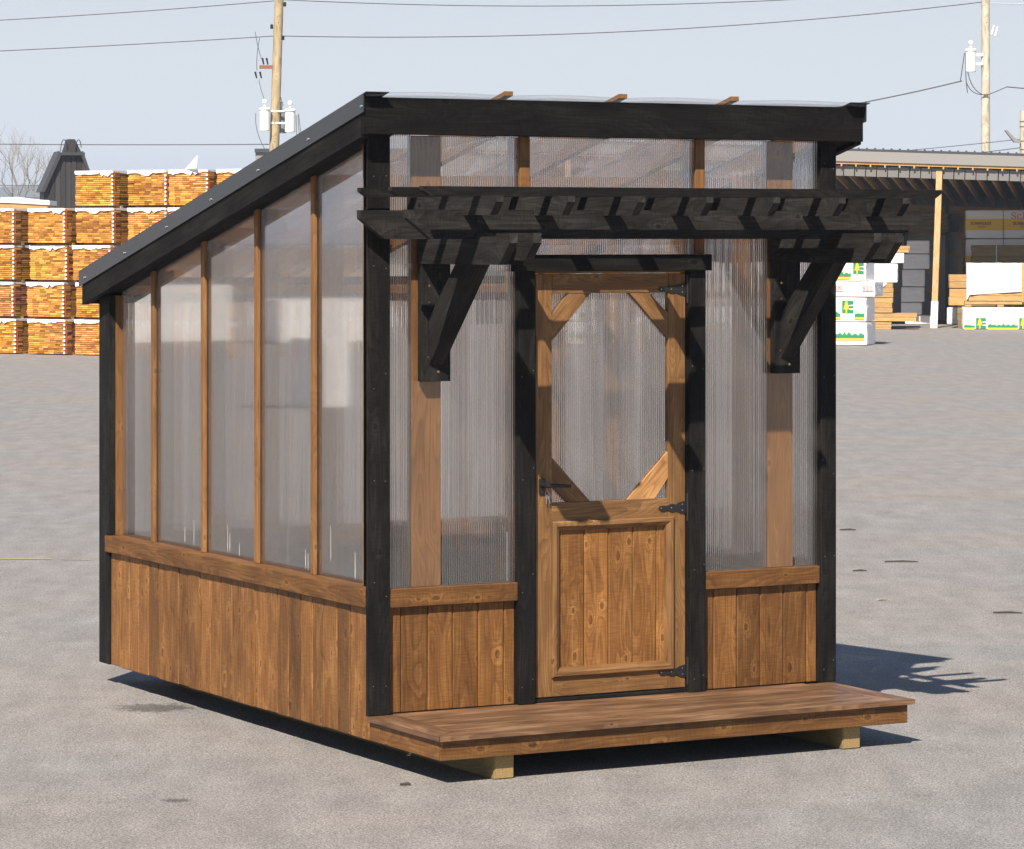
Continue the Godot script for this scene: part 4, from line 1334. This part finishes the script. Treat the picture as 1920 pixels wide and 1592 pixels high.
	wire("overhead_wire", "second overhead wire running left from the yellowish pole", L2, L2 - SIDE * 34.0 - Vector3(0, 0.98, 0), 0.3, 0.015, M.wire)
	wire("overhead_wire", "low overhead wire meeting the yellowish pole just above the roof", L3, L3 - SIDE * 34.0 + Vector3(0, 0.75, 0), 0.25, 0.016, M.wire)
	var R1 := Vector3(62.295, 10.75, -79.784)
	var R2 := Vector3(62.295, 10.22, -79.784)
	wire("overhead_wire", "upper overhead wire strung between the two tall poles", L1 + Vector3(0.1, 0.05, 0), R1, 0.42, 0.015, M.wire)
	wire("overhead_wire", "lower overhead wire strung between the two tall poles", L2 + Vector3(0.1, 0, 0), R2, 0.42, 0.016, M.wire)
	wire("overhead_wire", "service wire from the white transformer dipping behind the greenhouse roof", Vector3(61.55, 7.55, -80.1), Vector3(61.55, 7.55, -80.1) - SIDE * 12.0 - Vector3(0, 1.75, 0), 0.30, 0.022, M.wire)
	wire("overhead_wire", "upper wire running right from the pale pole with white transformer", R2 + Vector3(0, -0.05, 0), R2 + SIDE * 12.0 + Vector3(0, 0.1, 0), 0.1, 0.02, M.wire_light)
	wire("overhead_wire", "lower wire running right from the pale pole with white transformer", Vector3(62.9, 7.35, -79.4), Vector3(62.9, 7.35, -79.4) + SIDE * 12.0 + Vector3(0, -0.3, 0), 0.2, 0.02, M.wire)
	var P3 := Vector3(54.2, 5.17, -67.1)
	wire("overhead_wire", "upper thin wire from the floodlight pole above the shed roof", P3, P3 - SIDE * 9.0 - Vector3(0, 0.75, 0), 0.06, 0.011, M.wire)
	wire("overhead_wire", "lower thin wire from the floodlight pole above the shed roof", P3 - Vector3(0, 0.25, 0), P3 - SIDE * 9.0 - Vector3(0, 1.2, 0), 0.05, 0.013, M.wire)
	# distant lines on the left, across the valley
	var D0 := Vector3(70.0, 0, -215.0)
	var hh := [6.0, 5.15, 4.95, 4.65]
	for i in 4:
		wire("overhead_wire", "distant dark line crossing low behind the bare tree, %s of four" % ["topmost", "second", "third", "lowest"][i], D0 + SIDE * 25.0 + Vector3(0, hh[i] - 0.15, 0), D0 - SIDE * 35.0 + Vector3(0, hh[i] + 0.1, 0), 0.1, 0.026 if i < 2 else 0.05, M.wire)

# ------------------------------------------------------------------ far things
func branch(s: SurfaceTool, r: RandomNumberGenerator, p: Vector3, d: Vector3, len: float, rad: float, depth: int) -> void:
	var pts := PackedVector3Array([p])
	var rr := PackedFloat32Array([rad])
	var q := p
	var dir := d
	for i in 3:
		dir = (dir + Vector3(r.randf_range(-0.16, 0.16), r.randf_range(-0.02, 0.16), r.randf_range(-0.16, 0.16))).normalized()
		q += dir * len / 3.0
		pts.append(q)
		rr.append(rad * (1.0 - 0.13 * (i + 1)))
	tube(s, pts, rr, 6 if depth > 3 else 4, WHITE, depth == 0)
	if depth == 0:
		return
	var n := 3 if depth > 2 else 2
	for i in n:
		var ax := Vector3(r.randf_range(-1, 1), r.randf_range(-0.2, 0.4), r.randf_range(-1, 1)).normalized()
		var nd := (dir + ax * r.randf_range(0.55, 1.0)).normalized()
		branch(s, r, q if i < 2 else pts[2], nd, len * r.randf_range(0.62, 0.82), rad * r.randf_range(0.48, 0.62), depth - 1)

func far_things() -> void:
	var t := thing("bare_tree", "leafless pale tree standing far off at the left edge", "tree", "", Vector3(84.7, 0, -232.6))
	t.scale = Vector3(0.85, 0.93, 0.85)
	var r := RandomNumberGenerator.new()
	r.seed = 77
	var s := new_st()
	tube(s, PackedVector3Array([Vector3(0, -0.3, 0), Vector3(0.05, 2.0, 0), Vector3(-0.02, 4.2, 0)]), PackedFloat32Array([0.36, 0.28, 0.22]), 10)
	obj("trunk", s, M.bark, t)
	s = new_st()
	for d in [Vector3(-0.55, 0.8, 0.2), Vector3(0.1, 1.0, -0.1), Vector3(0.85, 0.7, 0.3), Vector3(-0.2, 0.9, 0.6)]:
		branch(s, r, Vector3(-0.02, r.randf_range(3.4, 4.2), 0), d.normalized(), r.randf_range(2.3, 2.8), 0.11, 5)
	obj("crown", s, M.bark, t)
	# dark hopper house with a steep roof
	var h := thing("hopper_house", "dark steep-roofed hopper tower with capped peak behind the stacks", "tower", "", Vector3(29.62, 1.17, -80.49), -0.498 + 0.25)
	h.scale = Vector3.ONE * 0.5
	s = new_st()
	var pf := PackedVector2Array([Vector2(-1.2, -2.34), Vector2(1.7, -2.34), Vector2(1.7, 5.1), Vector2(1.0, 7.12), Vector2(-0.3, 7.12), Vector2(-1.2, 5.1)])
	prism(s, pf, -2.2, 0.0)
	obj("body", s, M.hopper, h)
	for i in 9:
		s = new_st()
		var xa := -1.16 + i * 0.316
		var ya := func(x: float) -> float: return minf(7.1, 5.1 + (x + 1.2) / 0.9 * 2.02 if x < -0.3 else (7.1 if x < 1.0 else 7.12 - (x - 1.0) / 0.7 * 2.02))
		prism(s, PackedVector2Array([Vector2(xa, -2.34), Vector2(xa + 0.26, -2.34), Vector2(xa + 0.26, ya.call(xa + 0.26) - 0.1), Vector2(xa, ya.call(xa) - 0.1)]), 0.0, 0.03 + 0.03 * (i % 2), WHITE * [1.0, 0.7, 1.5, 0.9, 1.2][i % 5])
		obj("plank", s, M.hopper, h)
	for q in [[[-1.42, 4.9], [-0.35, 7.30], [-0.2, 7.12], [-1.2, 4.9]], [[1.88, 4.9], [1.05, 7.30], [0.92, 7.12], [1.68, 4.9]]]:
		s = new_st()
		prism(s, PackedVector2Array([Vector2(q[0][0], q[0][1]), Vector2(q[1][0], q[1][1]), Vector2(q[2][0], q[2][1]), Vector2(q[3][0], q[3][1])]), -2.4, 0.35)
		obj("roof_slope", s, M.hopper_roof, h)
	s = new_st()
	pb(s, Vector3(-0.40, 7.05, -2.3), Vector3(1.15, 7.22, 0.36))
	obj("cap_platform", s, M.hopper_roof, h)
	s = new_st()
	prism(s, PackedVector2Array([Vector2(-0.02, 7.22), Vector2(0.98, 7.22), Vector2(0.60, 8.0), Vector2(0.22, 8.0)]), -1.3, 0.1)
	obj("peak", s, M.hopper, h)
	s = new_st()
	for q in [[-0.25, 0.12], [0.62, 0.95]]:
		var pp := PackedVector3Array()
		for i in 9:
			var a := PI * i / 8.0
			pp.append(Vector3(lerpf(q[0], q[1], 0.5 - 0.5 * cos(a)), 7.25 + 0.72 * sin(a) if i < 5 else 7.5 + 0.47 * sin(a), 0.2))
		tube(s, pp, PackedFloat32Array([0.025]), 5)
	obj("hoop_rail", s, M.iron, h)
	# low grey building whose roof shows behind the left pole
	var gb := thing("grey_building", "low grey building with dark roof edge peeping out behind the left pole", "building", "", Vector3(43.6, 0, -96.5), -0.498)
	s = new_st()
	pb(s, Vector3(-0.6, 0, -6), Vector3(8.0, 5.28, 0))
	obj("wall", s, M.gutter, gb)
	s = new_st()
	pb(s, Vector3(-0.62, 5.285, -6.1), Vector3(8.1, 5.42, 0.1))
	obj("roof", s, M.roof_dark, gb)
	# hills
	var n := FastNoiseLite.new()
	n.seed = 31
	n.frequency = 0.0016
	n.fractal_octaves = 5
	s = new_st()
	var fwd := Vector3(0.4779, 0, -0.8784)
	var NXh := 160
	var pts := []
	for i in NXh + 1:
		var x := -1900.0 + i * 25.0
		var col := []
		for j in 9:
			var f := j / 8.0
			var y := -3.0 + (34.0 + 16.0 * n.get_noise_2d(x, 40.0) + 5.0 * n.get_noise_2d(x * 6.0, j * 60.0)) * sin(f * PI * 0.5)
			col.append(Vector3(-6.7, 0, 13.6) + SIDE * x + fwd * (1500.0 + f * 620.0) + Vector3(0, y, 0))
		pts.append(col)
	for i in NXh:
		for j in 8:
			var a: Vector3 = pts[i][j]
			var b: Vector3 = pts[i + 1][j]
			var c: Vector3 = pts[i + 1][j + 1]
			var d: Vector3 = pts[i][j + 1]
			var fn := (c - a).cross(d - b).normalized()
			if fn.y < 0.0:
				fn = -fn
			qd(s, a, b, c, d, fn)
	var hl := obj("hills", s, M.hill)
	hl.set_meta("kind", "structure")

func ground_details() -> void:
	# oil stain, faded painted line, twigs and a leaf
	var im := Image.create(128, 64, false, Image.FORMAT_RGBA8)
	var n := FastNoiseLite.new()
	n.seed = 3
	n.frequency = 0.05
	for y in 64:
		for x in 128:
			var d := Vector2((x - 64) / 64.0, (y - 32) / 32.0).length() + 0.45 * n.get_noise_2d(x, y * 1.5)
			im.set_pixel(x, y, Color(0.10, 0.09, 0.08, clampf((0.75 - d) * 1.6, 0.0, 0.45) * (0.75 + 0.5 * n.get_noise_2d(x * 6.0, y * 6.0))))
	var sm := StandardMaterial3D.new()
	sm.albedo_texture = ImageTexture.create_from_image(im)
	sm.transparency = BaseMaterial3D.TRANSPARENCY_ALPHA
	sm.roughness = 0.8
	for q in [[Vector3(-0.14, 0.004, -2.12), 0.24, 0.20, "long brown oil stain on the asphalt beside the greenhouse's left wall"], [Vector3(-1.13, 0.004, 0.51), 0.08, 0.06, "small dark stain on the asphalt in the left foreground"]]:
		var s := new_st()
		var a := Vector3(q[1] as float, 0, q[1] * 0.5)
		var b := Vector3(-q[2] * 0.5, 0, q[2] as float)
		qd(s, -a - b, a - b, a + b, -a + b, Vector3.UP)
		var o := obj("oil_stain", s, sm)
		o.position = q[0]
		tag(o, q[3], "stain")
	var s2 := new_st()
	var r := RandomNumberGenerator.new()
	r.seed = 8
	var t := -6.0
	while t < 1.0:
		var w := r.randf_range(0.08, 0.5)
		var h0 := r.randf_range(0.012, 0.03)
		qd(s2, Vector3(t, 0, -h0), Vector3(t + w, 0, -h0 * r.randf_range(0.6, 1.2)), Vector3(t + w, 0, h0), Vector3(t, 0, h0 * r.randf_range(0.6, 1.2)), Vector3.UP)
		t += w + (r.randf_range(0.0, 0.15) if r.randf() < 0.5 else 0.0)
	var pl := obj("painted_line", s2, M.old_paint)
	pl.position = Vector3(3.1, 0.004, -9.05)
	pl.rotation.y = -0.62
	tag(pl, "faded worn yellow line painted across the asphalt behind the left wall", "painted line")
	var k := 0
	for q in [[Vector3(7.48, 0, -6.56), 0.5, 0.24], [Vector3(6.84, 0, -6.15), 0.4, 0.10], [Vector3(6.14, 0, -3.51), 0.6, 0.18], [Vector3(8.64, 0, -8.95), 0.5, 0.13], [Vector3(-0.12, 0, 0.62), 0.4, 0.045]]:
		var s3 := new_st()
		var d: Vector3 = Vector3(cos(q[1]), 0, sin(q[1])) * q[2] * 0.5
		tube(s3, PackedVector3Array([-d + Vector3(0, 0.008, 0), Vector3(0.01, 0.012, 0.012), d + Vector3(0, 0.007, 0)]), PackedFloat32Array([0.005, 0.007, 0.004]), 6)
		var o := obj("twig", s3, M.twig)
		o.position = q[0]
		tag(o, "dark twig lying on the asphalt, %s" % ["longest of those right of the greenhouse", "just left of and nearer than the longest one", "at the right edge of the picture", "farthest one, close to the greenhouse's right post", "lone one in front of the left wall"][k], "twig", "twigs on the asphalt")
		k += 1
	var s4 := new_st()
	prism(s4, PackedVector2Array([Vector2(-0.06, 0), Vector2(-0.02, 0.012), Vector2(0.03, 0.012), Vector2(0.07, 0.004), Vector2(0.03, -0.008), Vector2(-0.02, -0.012)]), 0.004, 0.007, WHITE, Vector2(1, 0), Transform3D(Basis(Vector3(0.88, 0, 0.478), Vector3(-0.2, 0.35, 0.5).normalized(), Vector3(0, 1, 0)), Vector3.ZERO))
	var lf := obj("leaf", s4, M.old_paint)
	lf.scale = Vector3.ONE * 0.7
	lf.position = Vector3(5.886, 0.004, -4.495)
	tag(lf, "small yellow leaf on the asphalt to the right of the greenhouse", "leaf")

func _ready() -> void:
	rng.seed = 20240
	# camera
	var cam := Camera3D.new()
	cam.name = "camera"
	cam.projection = Camera3D.PROJECTION_FRUSTUM
	cam.near = 0.5
	cam.far = 4000.0
	cam.size = 0.5 * 1592.0 / 6406.0
	cam.frustum_offset = Vector2(0.0, -0.5 * 354.0 / 6406.0)
	cam.position = Vector3(-6.6715, 2.3425, 13.6115)
	cam.rotation.y = -0.49832
	add_child(cam)
	# sky and exposure
	var we := WorldEnvironment.new()
	we.name = "environment"
	var env := Environment.new()
	var sky := Sky.new()
	var sm := ProceduralSkyMaterial.new()
	sm.sky_top_color = lin(0.055, 0.10, 0.19)
	sm.sky_horizon_color = lin(0.505, 0.532, 0.552)
	sm.sky_curve = 0.16
	sm.ground_horizon_color = lin(0.30, 0.29, 0.28)
	sm.ground_bottom_color = lin(0.20, 0.19, 0.18)
	sm.sun_angle_max = 1.0
	sm.energy_multiplier = 1.0
	sky.sky_material = sm
	env.background_mode = Environment.BG_SKY
	env.sky = sky
	env.tonemap_mode = Environment.TONE_MAPPER_LINEAR
	env.tonemap_exposure = 1.8
	env.fog_enabled = true
	env.fog_density = 0.00045
	env.fog_light_color = Color(0.80, 0.86, 0.95)
	env.sdfgi_enabled = true
	env.ssao_enabled = true
	env.ssil_enabled = true
	we.environment = env
	add_child(we)
	# sun, front left and high
	var sun := DirectionalLight3D.new()
	sun.name = "sun"
	sun.light_color = Color(1.0, 0.955, 0.89)
	sun.light_energy = 1.5
	sun.light_angular_distance = 0.5
	sun.shadow_enabled = true
	add_child(sun)
	sun.look_at_from_position(Vector3(-6.5, 10.0, 6.7), Vector3.ZERO, Vector3.UP)
	materials()
	M.roof_skin = M.skin.duplicate()
	M.roof_skin.albedo_color = Color(0.86, 0.85, 0.86, 0.012)
	ground()
	ground_details()
	greenhouse()
	lumber_stacks()
	shed()
	goods()
	mirrored_packs()
	poles()
	far_things()
